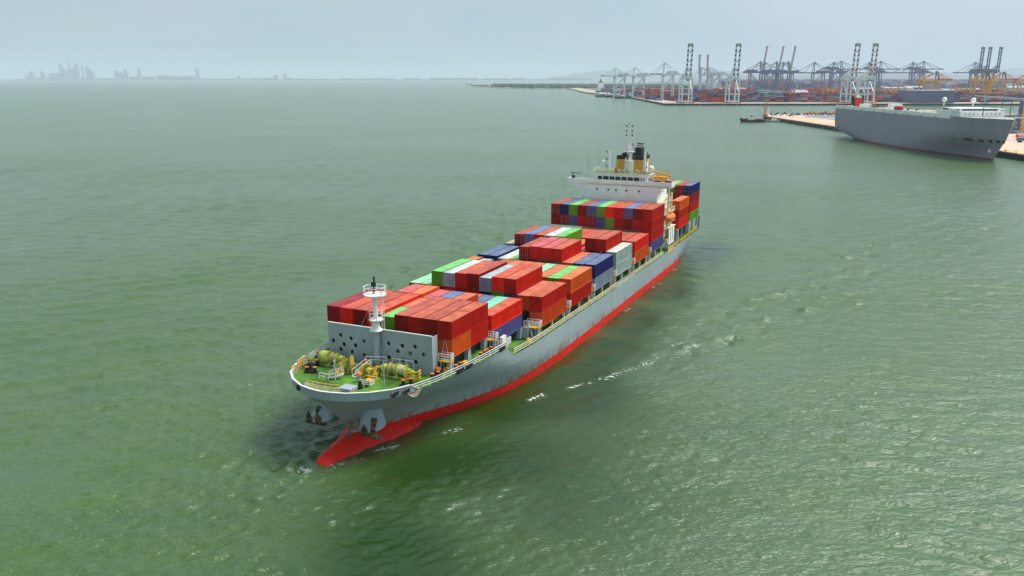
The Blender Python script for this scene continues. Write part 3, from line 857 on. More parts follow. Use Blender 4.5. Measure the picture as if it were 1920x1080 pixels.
fill(7, XS[7], Z0, 11, [['red', 'red'], ['red', 'red'], ['dark', 'dark'], ['red', 'red'], ['red', 'bright'], ['red', 'bright'], ['red', 'bright'], ['dark', 'rust'], ['red', 'dark'], ['red', 'dark'], ['orange', 'bright']], 2.75)
T4 = ['dark', 'navy', 'green', 'dark', 'blue', 'green', 'bright', 'red', 'blue', 'dark', 'red']
T3 = ['dark', 'dark', 'blue', 'red', 'dark', 'blue', 'green', 'red', 'dark', 'red', 'red']
T2 = ['dark', 'red', 'dark', 'red', 'dark', 'red', 'dark', 'red', 'red', 'dark', 'red']
T1 = ['red', 'dark', 'red', 'dark', 'red', 'dark', 'red', 'dark', 'red', 'red', 'purple']
fill(8, XS[8], Z0, 11, [[a, b, c, d] for a, b, c, d in zip(T1, T2, T3, T4)], 2.77,
     doors=[(c, t) for c, t in ((0,3),(4,3),(5,3),(8,3),(1,2),(4,2),(6,2))])
Z9 = 10.3
fill(9, XS[9], Z9, 11, [['dark', 'red', 'red'], ['red', 'dark', 'dark'], ['red', 'red', 'red'], ['dark', 'dark'], ['red', 'red'], ['dark', 'dark'], ['dark', 'dark'], ['dark', 'dark'], ['dark', 'dark'], ['dark', 'dark'], [('bright', 2.7), ('red', 2.6), ('orange', 2.65)]], 2.6)
fill(10, XS[10], Z9, 11, [['dark', 'red', 'dark', 'red'], ['red', 'dark', 'red', 'dark'], ['red', 'red', 'dark', 'green'], ['dark', 'dark', 'red', 'red'], ['red', 'red', 'dark', 'dark'],
     ['dark', 'dark', 'red', 'navy'], ['red', 'red', 'dark', 'red'], ['dark', 'dark', 'dark', 'pinkr'], ['dark', 'dark', 'dark', 'green'], ['dark', 'dark', 'dark', 'dark'], ['green', 'red', 'maroon', 'navy']], 2.68,
     doors=((10, 3), (9, 3), (9, 2)))
# boxes buried inside a block show nowhere and are left out
for bay, c, ncol, x, y, z, h, col, t, last, dr in PLAN:
    port = TOPS.get((bay, round(y + 2.5, 1)), 0)
    front = max([TOPS.get((bay-1, round(y + e, 1)), 0) for e in (0, 1.25)] + [0]) if bay not in (1, 2, 3, 9) else 0
    if bay == 3: front = 14.0
    keep = t == last or c == ncol - 1 or bay == 1 or port < z + h - .3 or front < z + h - .2
    if bay == 9 and c < 8 and t < last: keep = False
    if bay == 9 and c < 7: keep = False
    if bay == 10 and (c < 7 or (t < 2 and c < 9)) and c != 10: keep = False
    if keep: ship_container(x, y, z, col, clabel(bay, c, ncol, t, last, col), H=h, door=dr)
# white vertical lettering on one end wall behind the foremast, too small in the photo to read
lt_t = [o for o in COL.objects if o.name.startswith('shipping_container') and o.get('label', '').startswith('bright red container, fourth from starboard, top, row behind')]
if lt_t:
    q = MB(); lr = random.Random(3)
    for cx in (-.62, .1):
        for k in range(6):
            z = .35 + k * .36
            q.box(6.10, cx, z, 6.115, cx + .06, z + .26)
            if lr.random() < .8: q.box(6.10, cx+.06, z+.2, 6.115, cx + .3, z + .26)
            if lr.random() < .6: q.box(6.10, cx+.06, z+.1, 6.115, cx + .26, z + .15)
            if lr.random() < .6: q.box(6.10, cx+.3, z, 6.115, cx + .36, z + .26)
    q.build('lettering', M_white, lt_t[0])

# ------------------------------------------------------------------ hatch coamings, pedestals, lashing platforms
q = SB()
q.box(.6, -9.9, 9.4, 12.0, 9.9, 11.2); q.box(14.6, -10, 7.3, 25.6, 10, 9.15)
for b in (3, 4, 5, 6, 7, 8): q.box(XS[b]+.2, -11.2, 6.5, XS[b]+12.0, 11.2, 8.6)
for b in (9, 10): q.box(XS[b]+.2, -11.2, 6.2, XS[b]+12.0, 11.2, 10.1)
q.build('hatch_coaming', M_dark, ship)
for x, yy, z0, z1 in [(x, 10.6, 9.35, 11.4) for x in (.4, 6.1, 11.8)] + [(x, 10.8, 7.3, 9.25) for x in (14.2, 19.8, 25.6)]:
    for sg in (1, -1):
        ped = SB(); ped.loft([[(x-s_, sg*yy-.35, z), (x+s_, sg*yy-.35, z), (x+s_, sg*yy+.35, z), (x-s_, sg*yy+.35, z)] for z, s_ in ((z0, .65), (z1, .35))])
        ped.build('container_pedestal', M_lgrey, ship)
for b in (3, 4, 5, 6, 7, 8, 9, 10):
    for x in (XS[b]+.15, XS[b]+6.1, XS[b]+12.0):
        for sg in (1, -1):
            ped = SB(); ped.box(x-.15, sg*13.4, 6.0, x+.15, sg*13.0, (8.7 if b < 9 else 10.25))
            ped.build('container_stanchion', M_rail if b < 9 else M_lgrey, ship)
def lash(x, w_=1.0, z=8.9, y0=11.5, y1=13.9, ylw=True, low=None):
    low = low if low is not None else deck_z(x)
    q = SB(); q.box(x-w_/2, y0, z-.15, x+w_/2, y1, z); o = q.build('lashing_platform', M_yellow, ship)
    q = SB()
    for yy in (y0+.3, y1-.15):
        for xx in (x-w_/2+.1, x+w_/2-.1): q.bar((xx, yy, low-.05), (xx, yy, z-.1), .14)
    for k in np.arange(low+.3, z-.2, .35): q.bar((x-w_/2+.1, y1-.15, k), (x+w_/2-.1, y1-.15, k), .06)
    q.build('platform_post', M_lgrey, o)
    q = SB(); q.rail([(x-w_/2, y0, z), (x-w_/2, y1, z), (x+w_/2, y1, z), (x+w_/2, y0, z)], 1.1, .9, .075, 3); q.build('guard_rail', M_wrail, o)
lash(-.75, 1.0, 11.3, 9.6, 11.6, low=9.4); lash(12.9, 1.1, 10.8, 10.6, 12.4, low=9.3)
lash(27.3, 1.6, 9.2, 11.2, 14.0)
for x in (42.1, 56.5, 70.8, 85.2, 99.7): lash(x, .9, 9.3, 12.9, 14.1)
# lashing rods crossing the front of the first tier
q = SB()
for y in (7.6, 9.4): q.bar((-.15, y, 11.5), (-.15, y+.6, 14.1), .05); q.bar((-.15, y+1.4, 11.5), (-.15, y+.8, 14.1), .05)
q.build('lashing_rod', M_rail, ship)
# braces and small deck machinery on the port side passage
q = SB()
q.bar((26.4, 12.9, 7.3), (27.2, 11.8, 9.6), .35, .5); q.box(25.9, 10.6, 7.2, 26.5, 12.2, 9.2); q.box(28.1, 11.2, 7.1, 28.5, 12.8, 9.4)
q.build('brace', M_lgrey, ship)
q = SB(); q.box(15.0, 11.9, 9.3, 16.6, 12.4, 10.6); q.rail([(14.6, 13.4, 9.35), (16.0, 13.5, 9.35), (17.2, 12.6, 9.0)], 1.2, .7, .08, 3); q.build('control_stand', M_wrail, ship)
for x, y in ((3.0, 11.7), (-.9, 10.6), (24.0, 13.2), (55, 13.6), (70.2, 13.6), (84.3, 13.5), (97.5, 13.5)):
    q = SB(); q.box(x-.5, y-.25, deck_z(x), x+.5, y+.25, deck_z(x)+.8); q.build('locker', M_yellow if x < 60 else M_orange, ship)
def mooring_chock(x):
    q = SB(); y = outline(x) - .05
    q.box(x-.9, y-.35, 9.35, x+.9, y+.1, 10.0); q.build('chock', M_black, ship)
mooring_chock(.3); mooring_chock(2.6); mooring_chock(12.4)
ga = SB()
for i in range(14):
    x = 71.5 + i*.95
    ga.bar((x, 13.95, 6.6), (x+.5, 13.95, 7.5), .06); ga.bar((x, 14.15, 7.5), (x+.95, 14.15, 7.5), .1)
ga.box(71, 13.6, 6.45, 85, 14.2, 6.6)
ga.build('gangway', M_lgrey, ship)
# hose reel standing between the stacks
q = SB(); q.tube((84.9, 3.5, 14.4), (84.9, 4.6, 14.4), .62, 14); q.build('hose_reel', M_lgrey, ship)
q = SB(); q.bar((84.9, 4.2, 8), (84.9, 4.2, 13.9), .22); q.box(84.2, 3.4, 13.6, 85.5, 4.8, 13.85); q.build('reel_post', M_yellow, ship)

# ------------------------------------------------------------------ accommodation block
HX = 115.0
q = SB()
q.box(HX, -10.2, 6.1, 127.0, 10.6, 23.6)
acc = q.build('accommodation_block', M_white, ship)
# rounded wing brackets + bridge front with wings
q = SB()
prof = [(-14.6, 25.3), (14.9, 25.3), (14.9, 24.1), (11.6, 23.0), (10.6, 22.2), (10.6, 19.0), (10.2, 19.0), (-9.8, 19.0), (-10.2, 21.3), (-10.7, 22.4), (-12.3, 23.1), (-14.6, 23.8)]
q.loft([[(HX-.25, y, z) for y, z in prof[2:-1]] + [(HX-.25, prof[-1][0], prof[-1][1])], [(HX+.1, y, z) for y, z in prof[2:]]], closed=True)
q.box(HX-.25, -14.6, 23.75, HX-.1, 14.9, 25.2); q.box(HX+3.4, -14.6, 23.8, HX+3.5, -8, 24.9); q.box(HX+3.4, 8.2, 23.8, HX+3.5, 14.9, 24.9)
q.box(HX-.25, 14.8, 23.75, HX+3.5, 14.9, 25.2); q.box(HX-.25, -14.7, 23.75, HX+3.5, -14.6, 25.2)
q.box(HX-.1, -14.6, 23.8, HX+3.5, 14.9, 23.95)
q.build('bridge_wing', M_white, ship)
q = SB()
q.box(HX-.45, -8.2, 24.0, HX-.26, 9.3, 24.25); q.box(HX-.26, -9.3, 24.1, HX-.25, 11.0, 24.15)
q.build('front_ledge', M_rail, acc)
q = SB(); q.box(HX+.6, -7.3, 23.6, 121.5, 8.2, 26.8); wh = q.build('wheelhouse', M_white, ship)
q = SB(); q.box(HX+.3, -7.7, 26.8, 122.0, 8.6, 27.0); q.build('wheelhouse_roof', M_white, ship)
q = SB(); q.box(HX+.5, -7.5, 27.0, 121.8, 8.4, 27.03); q.build('green_roof_deck', M_deck, ship)
y = -5.9
for wd in (1.25, 1.55, 1.4, 1.4, 1.5, 1.5, 1.5, .5, .5):
    q = SB(); q.box(HX+.57, y, 24.95, HX+.62, y+wd, 26.05); q.build('window', M_glass if wd > 1 else M_lgrey, wh)
    y += wd + .27
for yy in (8.18,):
    for k in range(4):
        q = SB(); q.box(HX+1.0+k*.9, yy, 24.95, HX+1.55+k*.9, yy+.05, 26.0); q.build('window', M_glass, wh)
for i, yy in enumerate((-5.8, -2.55, -.35, 2.6, 6.1)):
    q = SB(); q.tube((HX-.3, yy, 22.5), (HX-.24, yy, 22.5), .33, 14); q.build('porthole_rim', M_lgrey, ship)
    q = SB(); q.tube((HX-.34, yy, 22.5), (HX-.29, yy, 22.5), .22, 12); q.build('porthole', M_glass, ship)
for zz in (10.6, 13.4, 16.2, 19.0):
    q = SB(); q.box(HX+.5, 10.6, zz, 127, 13.2 if zz < 17 else 12.4, zz+.12); q.rail([(HX+.5, 13.1 if zz < 17 else 12.3, zz+.12), (127, 13.1 if zz < 17 else 12.3, zz+.12)], 1.1, 1.2, .07, 3)
    q.build('side_gallery', M_rail, ship)
    for k in range(4):
        q = SB(); q.box(116.6+2.6*k, 10.58, zz-1.7, 117.2+2.6*k, 10.64, zz-.9); q.build('window', M_glass, acc)
q = SB(); q.bar((119.0, 13.2, 6.2), (119.0, 13.2, 23.8), .45); q.bar((123.5, 12.9, 6.2), (123.5, 12.9, 21.5), .4); q.build('gallery_column', M_rail, ship)
q = SB()
for k in range(5): q.bar((116.5, 12.6, 7.9+2.8*k), (121.5, 12.6, 10.6+2.8*k), .5, .12)
q.build('stairway', M_rail, ship)
q = SB()
for rr, xx, zz in ((.9, 126.9, 17.6),):
    pass
arc = [(HX+.1, 10.6, 19.2), (HX+.1, 10.8, 21.2), (HX+.1, 11.4, 22.3), (HX+.1, 12.6, 22.9)]
for a, b in zip(arc[:-1], arc[1:]): q.bar(a, b, .5, .35)
q.build('wing_bracket', M_white, ship)
# top of wheelhouse: rails, radar domes, posts, lamps
q = SB(); q.rail([(121.8, -7.4, 27.0), (HX+.5, -7.4, 27.0), (HX+.5, 8.3, 27.0), (121.8, 8.3, 27.0)], 1.0, 1.5, .05, 3); q.build('railing', M_rail, ship)
for x, yy, zt, r in ((118, -3.6, 32.8, .42), (118, 6.5, 32.6, .42)):
    q = SB(); q.tube((x, yy, 27), (x, yy, zt), r, 12, r*.65); q.bar((x-.3, yy-.5, 29.6), (x-.3, yy+.5, 29.6), .1); p_ = q.build('signal_post', M_white, ship, smooth=True)
    for k in range(3):
        q = SB(); q.tube((x-.2, yy+(.6 if yy > 0 else -.65), 28.4+1.9*k), (x-.2, yy+(.6 if yy > 0 else -.65), 28.9+1.9*k), .17, 8); q.build('signal_lamp', M_black, p_)
q = SB(); q.tube((117.5, -5.1, 27), (117.5, -5.1, 29.2), .12, 8); q.ball((117.5, -5.1, 29.6), .55, 12, 8, 1.2); q.build('satellite_dome', M_white, ship, smooth=True)
q = SB(); q.tube((118.5, 8.2, 27), (118.5, 8.2, 27.8), .2, 8); q.ball((118.5, 8.2, 28.4), .8, 12, 8, .9); q.build('satellite_dome', M_white, ship, smooth=True)
q = SB(); q.bar((116, -8.9, 25), (116, -8.9, 31.5), .04); q.bar((121.5, -7.9, 25), (121.5, -7.9, 32.5), .04); q.bar((117, 8.0, 27), (117, 8.0, 33), .04); q.build('whip_antenna', M_dark, ship)
# radar mast
mm = SB()
my = 1.9
for dy in (-.65, .65):
    mm.bar((118.2, my+dy*1.7, 27), (118.2, my+dy*.9, 33.5), .24); mm.bar((118.2, my+dy*.9, 33.5), (118.2, my+dy*.9, 39.7), .16)
for dx in (.0, 1.6): mm.bar((118.9+dx, my, 27), (118.5, my, 35.0), .22)
for z in np.arange(28, 39.7, .9): mm.bar((118.2, my-.75, z), (118.2, my+.75, z), .1)
for z in np.arange(28, 39, .9): mm.bar((118.2, my-.7, z), (118.2, my+.7, z+.9), .07)
for z, wd in ((30.4, 2.2), (32.6, 2.6), (35.4, 1.9), (36.9, 1.7), (38.1, 1.6), (39.3, 1.7)): mm.bar((118.2, my-wd*.7, z), (118.2, my+wd*.7, z), .14)
mm.box(117.2, my-1.4, 32.7, 119.2, my+1.4, 32.8); mm.box(117.3, my-1.0, 30.1, 119.0, my+1.0, 30.2)
mm.rail([(117.2, my-1.4, 32.8), (117.2, my+1.4, 32.8), (119.2, my+1.4, 32.8)], 1.0, .9, .05, 2)
mmo = mm.build('radar_mast', M_white, ship)
q = SB(); q.bar((117.7, my-2.3, 36.3), (117.7, my+.1, 36.2), .22, .32); q.bar((117.5, my-1.7, 33.5), (117.5, my+.9, 33.5), .15, .25); q.build('radar_scanner', M_white, mmo)
for z, s_ in ((39.5, .82), (38.2, .82), (37.1, .82), (34.6, .9), (33.2, .6)):
    for k in (-1, 1):
        if z == 34.6 and k < 0: continue
        q = SB(); q.tube((118.1, my+k*s_, z-.22), (118.1, my+k*s_, z+.22), .16, 8); q.build('signal_lamp', M_black, mmo)
q = SB(); q.tube((118.1, my-.1, 39.8), (118.1, my-.1, 40.2), .13, 8); q.build('signal_lamp', M_black, mmo)
q = SB(); q.box(117.4, my-1.6, 31.2, 118.2, my-.5, 32.3); q.ball((117.6, my+1.6, 31.2), .45, 8, 6); q.build('horn_and_light', M_black, mmo)
q = SB()
for k in (-3.2, 3.6): q.bar((118.2, my+k, 27), (118.2, my+k*.2, 33.4), .035); q.bar((120.4, my+k*.8, 27), (118.2, my+k*.15, 36.5), .035)
q.build('mast_stay', M_dark, mmo)
# funnel
M_fun = paint('funnel_yellow', (0.80, 0.40, 0.03), 0.45, 0.08, 0.6, rust=0.05, rustcol=(0.55, 0.3, 0.12))
q = SB(); q.box(121.8, -2.6, 23.6, 128.4, 4.9, 30.2); fo = q.build('funnel', M_fun, ship)
q = SB(); q.box(121.75, -2.65, 30.2, 128.45, 4.95, 31.2); q.build('funnel_band', M_black, fo)
q = SB(); q.box(123.4, 1.6, 31.2, 126.2, 3.9, 33.4); q.tube((123, .7, 31.2), (123, .7, 33.0), .3, 10); q.tube((124.6, -.9, 31.2), (124.6, -.9, 32.4), .35, 10); q.build('exhaust_pipe', M_black, fo)
q = SB(); q.box(121.5, .1, 27.2, 121.76, 2.4, 29.8); q.bar((121.6, .0, 27), (121.6, 2.5, 27), .1); q.build('funnel_door', M_white, fo)
q = SB(); q.box(121.8, -3.2, 26.0, 122.4, -2.7, 29.5); q.build('funnel_casing', M_white, fo); q = SB(); q.box(121.8, 5.0, 26.0, 122.8, 6.1, 30.3); q.build('funnel_casing', M_white, fo)
q = SB(); q.bar((124.5, 2.3, 33.4), (124.5, 2.3, 35), .06); q.build('flag_staff', M_lgrey, ship)
fg = SB()
for k, (z0, z1) in enumerate(((33.75, 34.0), (34.0, 34.25), (34.25, 34.6))):
    fg.cur = k; fg.loft([[(124.5, 2.3+1.9*t, z + .08*math.sin(t*7)) for t in (0, .25, .5, .75, 1)] for z in (z0, z1)], closed=False, caps=False)
fg = fg.build('national_flag', [M_redp, M_white, paint('flag_blue', (0.05, 0.04, 0.25), .6)], recalc=False)
fg.location = (0, 0, 0)
fg.parent = ship
for k in range(9):
    q = SB(); q.cbox((116.2 + rnd.uniform(0, 4), -6.5 + k*1.75, 27.4), (.5, .6, .8)); q.build('roof_equipment', M_rail, ship)
for yy in (4.9, 6.0, 7.0):
    q = SB(); q.tube((116.2, yy, 27.5), (116.3, yy, 27.5), .35, 12); q.build('life_ring', M_orange, ship)
q = SB(); q.cbox((117.3, -1.2, 27.7), (.8, .9, 1.0)); q.build('orange_box', M_orange, ship)
q = SB(); q.box(HX+1.2, -13.9, 24.0, HX+2.2, -13.1, 25.7); q.bar((HX+1.7, -14.2, 26.4), (HX+1.7, -11.2, 26.4), .18); q.bar((HX+1.7, -13.6, 25.6), (HX+1.7, -13.6, 26.5), .15)
q.box(HX+1.2, 12.6, 24.0, HX+2.2, 14.2, 25.4); q.box(HX+1.8, 9.6, 24, HX+2.6, 11.2, 25.3); q.build('wing_console', M_black, ship)
q = SB(); q.box(119.2, 8.6, 24, 121.5, 12.3, 26.1); q.bar((120, 8.6, 27.4), (120, 13.4, 26.3), .45, .5); q.bar((121, 9, 26.2), (121, 13, 27.2), .3); q.build('provision_crane', M_fun, ship)
q = SB(); q.box(117.4, 9.3, 23.95, 118.6, 13.9, 24.6); q.box(118.0, 8.9, 24, 118.8, 11.0, 25.4); q.build('liferaft_box', paint('salmon_box', (0.75, 0.35, 0.25), .5), ship)
# lifeboat under davits, white side screen
q = SB()
rings = []
for x, r in ((117.2, .15), (117.6, .8), (118.6, 1.15), (120.2, 1.3), (121.8, 1.3), (123.2, 1.15), (124.0, .75), (124.3, .15)):
    rings.append([(x, 13.2 + r*math.cos(a), 15.0 + r*.95*math.sin(a)) for a in [2*math.pi*i/14 for i in range(14)]])
q.loft(rings); lb = q.build('lifeboat', M_orange, ship, smooth='all')
q = SB(); q.box(119.4, 12.6, 15.9, 121.2, 13.8, 16.7); q.build('lifeboat_cabin', M_orange, lb)
q = SB()
for x in (118.0, 123.4): q.bar((x, 11.4, 12.5), (x, 12.0, 17.8), .3); q.bar((x, 12.0, 17.8), (x, 13.6, 17.6), .28); q.bar((x, 13.5, 17.6), (x, 13.4, 16.2), .08)
q.box(117.5, 11.3, 12.4, 124.4, 14.2, 12.6); q.build('davit', M_rail, ship)
q = SB(); q.box(117.6, 13.95, 7.9, 123.6, 14.08, 12.2); scr = q.build('side_screen', M_white, ship)
for x0 in (119.2, 121.3):
    for k in range(5):
        q = SB(); q.box(x0, 14.06, 8.9+k*.62, x0+.65, 14.11, 9.25+k*.62); q.build('vent_slot', M_dark, scr)
q = SB(); q.box(117.6, 13.9, 6.15, 123.9, 14.1, 7.2); q.build('side_hatch', M_lgrey, ship)
q = SB(); q.box(116.6, 14.0, 5.75, 123.8, 14.3, 6.2); q.build('fender_ledge', M_yellow, ship)
q = SB()
for x, yy, zz in ((116.2, 12.9, 12.9), (117.2, 13.5, 9.0), (119.5, 12.9, 13.0), (122.0, 12.8, 13.2)): q.cbox((x, yy, zz), (.9, .8, 1.2))
q.bar((118.5, 13.2, 11.8), (121.4, 12.8, 13.8), .3); q.build('deck_gear', M_rail, ship)
q = SB()
for x in (129.3, 142.9, 157.8): q.box(x-.5, 13.2, 6.1, x+.3, 13.9, 10.4)
q.build('stern_post', M_lgrey, ship)
#@PART4

# ================================================================== the far side: port, ships, shore, city
def at(px, dist, z=0.0):
    """world x for a direction seen at column px of the photo, at forward distance dist"""
    depth = dist * math.cos(PITCH) - (z - CAM_H) * math.sin(PITCH)
    return (px - 960) / F_PX * depth

M_conc = paint('concrete', (0.50, 0.40, 0.30), 0.85, 0.10, 0.02, rust=0.03, rustcol=(0.3, 0.25, 0.2))
M_conc2 = paint('tan_concrete', (0.66, 0.47, 0.34), 0.85, 0.10, 0.03, rust=0.03, rustcol=(0.42, 0.33, 0.26))
M_asph = paint('yard_asphalt', (0.12, 0.12, 0.13), 0.9, 0.2, 0.02)
M_pile = paint('dark_pile', (0.018, 0.018, 0.028), 0.8, 0.2, 0.3)
M_fend = paint('pale_fender', (0.16, 0.17, 0.2), 0.8, 0.2, 0.4)
def quay(name, poly, top, mat, depth=3.0):
    q = MB(); n = len(poly)
    q.poly([(x, y, top) for x, y in poly] + [(x, y, top-.45) for x, y in poly], [tuple(range(n)), tuple(range(n, 2*n))[::-1]] + [(i, n+i, n+(i+1) % n, (i+1) % n) for i in range(n)])
    o = q.build(name, mat); tag(o, kind='structure')
    q = MB()
    cx = sum(p[0] for p in poly)/n; cy = sum(p[1] for p in poly)/n
    pp = [(x + (cx-x)*.0015, y + (cy-y)*.0015) for x, y in poly]
    q.poly([(x, y, top-.46) for x, y in pp] + [(x, y, -4) for x, y in pp], [(i, n+i, n+(i+1) % n, (i+1) % n) for i in range(n)])
    tag(q.build(name + '_wall', M_pile), kind='structure')
    return o
# terminal one (container port): front at y 1690, west face running away
quay('container_quay', [(301, 1690), (2600, 1690), (2600, 5200), (300, 5200), (262, 3060), (318, 2330)], 4.0, M_conc)
q = MB(); q.poly([(345, 1765, 4.02), (2600, 1765, 4.02), (2600, 5150, 4.02), (345, 5150, 4.02)], [(0,1,2,3)])
tag(q.build('container_yard_ground', M_asph), kind='structure')
# terminal two (car quay): west face x = 331, running towards the viewer
quay('car_quay', [(331, 505), (1400, 505), (1400, 1195), (352, 1195), (331, 1128)], 4.0, M_conc2)
q = MB(); q.poly([(370, 760, 4.02), (1400, 760, 4.02), (1400, 1180, 4.02), (385, 1180, 4.02)], [(0,1,2,3)])
tag(q.build('car_park_ground', paint('car_park', (0.33, 0.32, 0.31), .9, .15, .03)), kind='structure')
q = MB(); q.box(331.2, 506, 4.02, 333.4, 1127, 4.30); o = q.build('quay_edge_kerb', M_yellow); tag(o, kind='structure')
def fender_row(name, pts, label, group, cat='fender'):
    base = None
    for i, (x, y, rz) in enumerate(pts):
        if base is None:
            q = MB(); q.box(-.9, -.5, 0.3, .9, 0, 3.4)
            q.loft([[(-.7, -.5, .5), (.7, -.5, .5), (.7, -.5, 3.0), (-.7, -.5, 3.0)], [(-.45, -1.2, 1), (.45, -1.2, 1), (.45, -1.2, 2.6), (-.45, -1.2, 2.6)]])
            o = q.build(name, M_fend); base = o
        else:
            o = base.copy(); COL.objects.link(o)
        o.location = (x, y, 0); o.rotation_euler[2] = rz
        tag(o, label + (f", {ORD[i]} from the corner" if i < 11 else f", {['sixth','fifth','fourth','third','second','first'][i-11] if i < 17 else 'last'} counted from the stern"), cat, group)
fender_row('quay_fender', [(330.7, 1118 - 16.5*i, -math.pi/2) for i in range(17)], "pale rubber fender on the car quay's dark wall", "fenders along the car quay")
fender_row('quay_fender', [(322 + 24*i, 1689.7, 0) for i in range(13)], "small pale fender on the container quay's front wall", "fenders along the container quay")

# ---- ship-to-shore gantry cranes; local +y points to the water side
M_cw = paint('crane_white', (0.72, 0.76, 0.77), 0.5, 0.05, 0.1)
M_cr = paint('crane_red', (0.45, 0.02, 0.03), 0.5, 0.1, 0.2)
M_cp = paint('crane_slate', (0.20, 0.19, 0.31), 0.55, 0.08, 0.1)
M_ct = paint('crane_tan', (0.55, 0.42, 0.27), 0.55, 0.08, 0.1)
M_cy = paint('crane_yellow', (0.88, 0.44, 0.010), 0.5, 0.08, 0.1)
M_co = paint('crane_orange', (0.72, 0.14, 0.02), 0.5, 0.08, 0.1)
M_cred = paint('crane_bright_red', (0.68, 0.04, 0.02), 0.5, 0.08, 0.1)
M_cd = paint('crane_dark', (0.06, 0.07, 0.13), 0.55, 0.08, 0.1)
def sts(kind, loc, rz, label, group, S=1.0, body=None, boomc=None, raised=None, stripes=False, zg=48, half_w=9.5, gauge=28, boom=62, back=20, apex=24, t=1.3, house=True, bogie=None, twin=True):
    key = ('sts', kind)
    if key in _ct:
        r = copy_tree(_ct[key]); r.location = loc; r.rotation_euler[2] = rz; tag(r, label); return r
    body = body or M_cw; boomc = boomc or body
    root = empty('gantry_crane', loc, rz); tag(root, label, 'port crane', group)
    hw, g = half_w, gauge
    for sx in (-1, 1):
        for y in (0, -g):
            q = MB(); q.bar((sx*hw, y, 1.5), (sx*hw, y, zg), t*1.25); q.build('leg', body, root)
    q = MB()
    for sx in (-1, 1):
        for z in (zg*.36, zg-1): q.bar((sx*hw, 0, z), (sx*hw, -g, z), t)
        q.bar((sx*hw, 0, zg*.38), (sx*hw, -g, zg-1.5), t*.8)
    for y in (0, -g):
        for z in (3.2, zg-1): q.bar((-hw, y, z), (hw, y, z), t)
    q.bar((-hw, -g, zg*.36), (hw, -g, zg*.36), t)
    q.build('portal_brace', body, root)
    for sx in (-1, 1):
        for y in (0, -g):
            q = MB(); q.box(sx*hw-5.5, y-.9, .2, sx*hw+5.5, y+.9, 2.4); q.build('bogie', bogie or M_cr, root)
    q = MB()
    for sx in (-1, 1): q.bar((sx*4.0, 3, zg+1.2), (sx*4.0, -g-back, zg+1.2), t*1.1, t*1.6)
    for k in range(5): q.bar((-4, 3-k*(g+back)/4, zg+1.2), (4, 3-k*(g+back)/4, zg+1.2), t*.7)
    q.build('trolley_girder', body, root)
    if house:
        q = MB(); q.box(-5.6, -g-back*.55, zg+2.2, 5.6, -g*.35, zg+8.2); q.build('machinery_house', body, root)
        q = MB(); q.box(-2.2, -4, zg-4.5, 2.2, 0, zg-.5); q.build('operator_cabin', M_cd, root)
    q = MB()
    for sx in (-1, 1):
        q.bar((sx*hw*.9, 0, zg), (sx*3.0, -3, zg+apex), t); q.bar((sx*3.0, -3, zg+apex), (sx*5.5, -g, zg+2), t*(.8 if stripes else .38))
    q.bar((-3.4, -3, zg+apex), (3.4, -3, zg+apex), t*1.5)
    q.build('a_frame', body if kind != 'yellow' else M_cd, root)
    # boom
    a = R(raised) if raised else 0.0
    p0 = Vector((0, 3.5, zg+1.4)); d = Vector((0, math.cos(a), math.sin(a)))
    if stripes:
        nseg = 14
        for sx in (-1, 1):
            q = MB()
            for k in range(nseg):
                q.cur = k % 2
                q.bar(p0 + d*boom*k/nseg + Vector((sx*4.0, 0, 0)), p0 + d*boom*(k+1)/nseg + Vector((sx*4.0, 0, 0)), t*1.05, t*1.5)
            q.build('boom_girder', [boomc, M_cd if stripes == 'dark' else M_cr], root)
    else:
        q = MB()
        for sx in (-1, 1): q.bar(p0 + Vector((sx*3.2, 0, 0)), p0 + d*boom + Vector((sx*3.2, 0, 0)), t*1.1, t*1.6)
        if raised:
            for k in range(8):
                q.bar(p0 + d*boom*k/8 + Vector((-3.2, 0, 0)), p0 + d*boom*(k+1)/8 + Vector((3.2, 0, 0)), t*.5)
        q.build('boom', boomc, root)
    q = MB()
    for f_ in (.22, .5, .78): q.bar(p0 + d*boom*f_ + Vector((-4, 0, 0)), p0 + d*boom*f_ + Vector((4, 0, 0)), t)
    e = p0 + d*boom; nrm = Vector((0, -math.sin(a), math.cos(a)))
    q.bar(e + Vector((-4.6, 0, 0)), e + Vector((4.6, 0, 0)), t*1.8); q.bar(e - d*3 + Vector((-4.6, 0, 0)), e - d*3 + Vector((4.6, 0, 0)), t)
    for sx in (-1, 1): q.bar(e + Vector((sx*4.4, 0, 0)), e - d*3.5 + Vector((sx*4.4, 0, 0)), t)
    q.build('boom_head', M_lgrey if body is M_cw else boomc, root)
    q = MB()
    top = Vector((0, -3, zg+apex))
    for sx in (-1, 1):
        if not raised:
            for f_ in (.45, .92): q.bar(top + Vector((sx*3, 0, 0)), p0 + d*boom*f_ + Vector((sx*3.2, 0, .8)), t*.32)
        else:
            q.bar(top + Vector((sx*3, 0, 0)), p0 + d*boom*.25 + Vector((sx*3.2, 0, 0)), t*.35)
        q.bar(top + Vector((sx*3, 0, 0)), Vector((sx*4, -g-back*.9, zg+2)), t*.35)
    q.build('forestay', body, root)
    _ct[key] = root
    return root
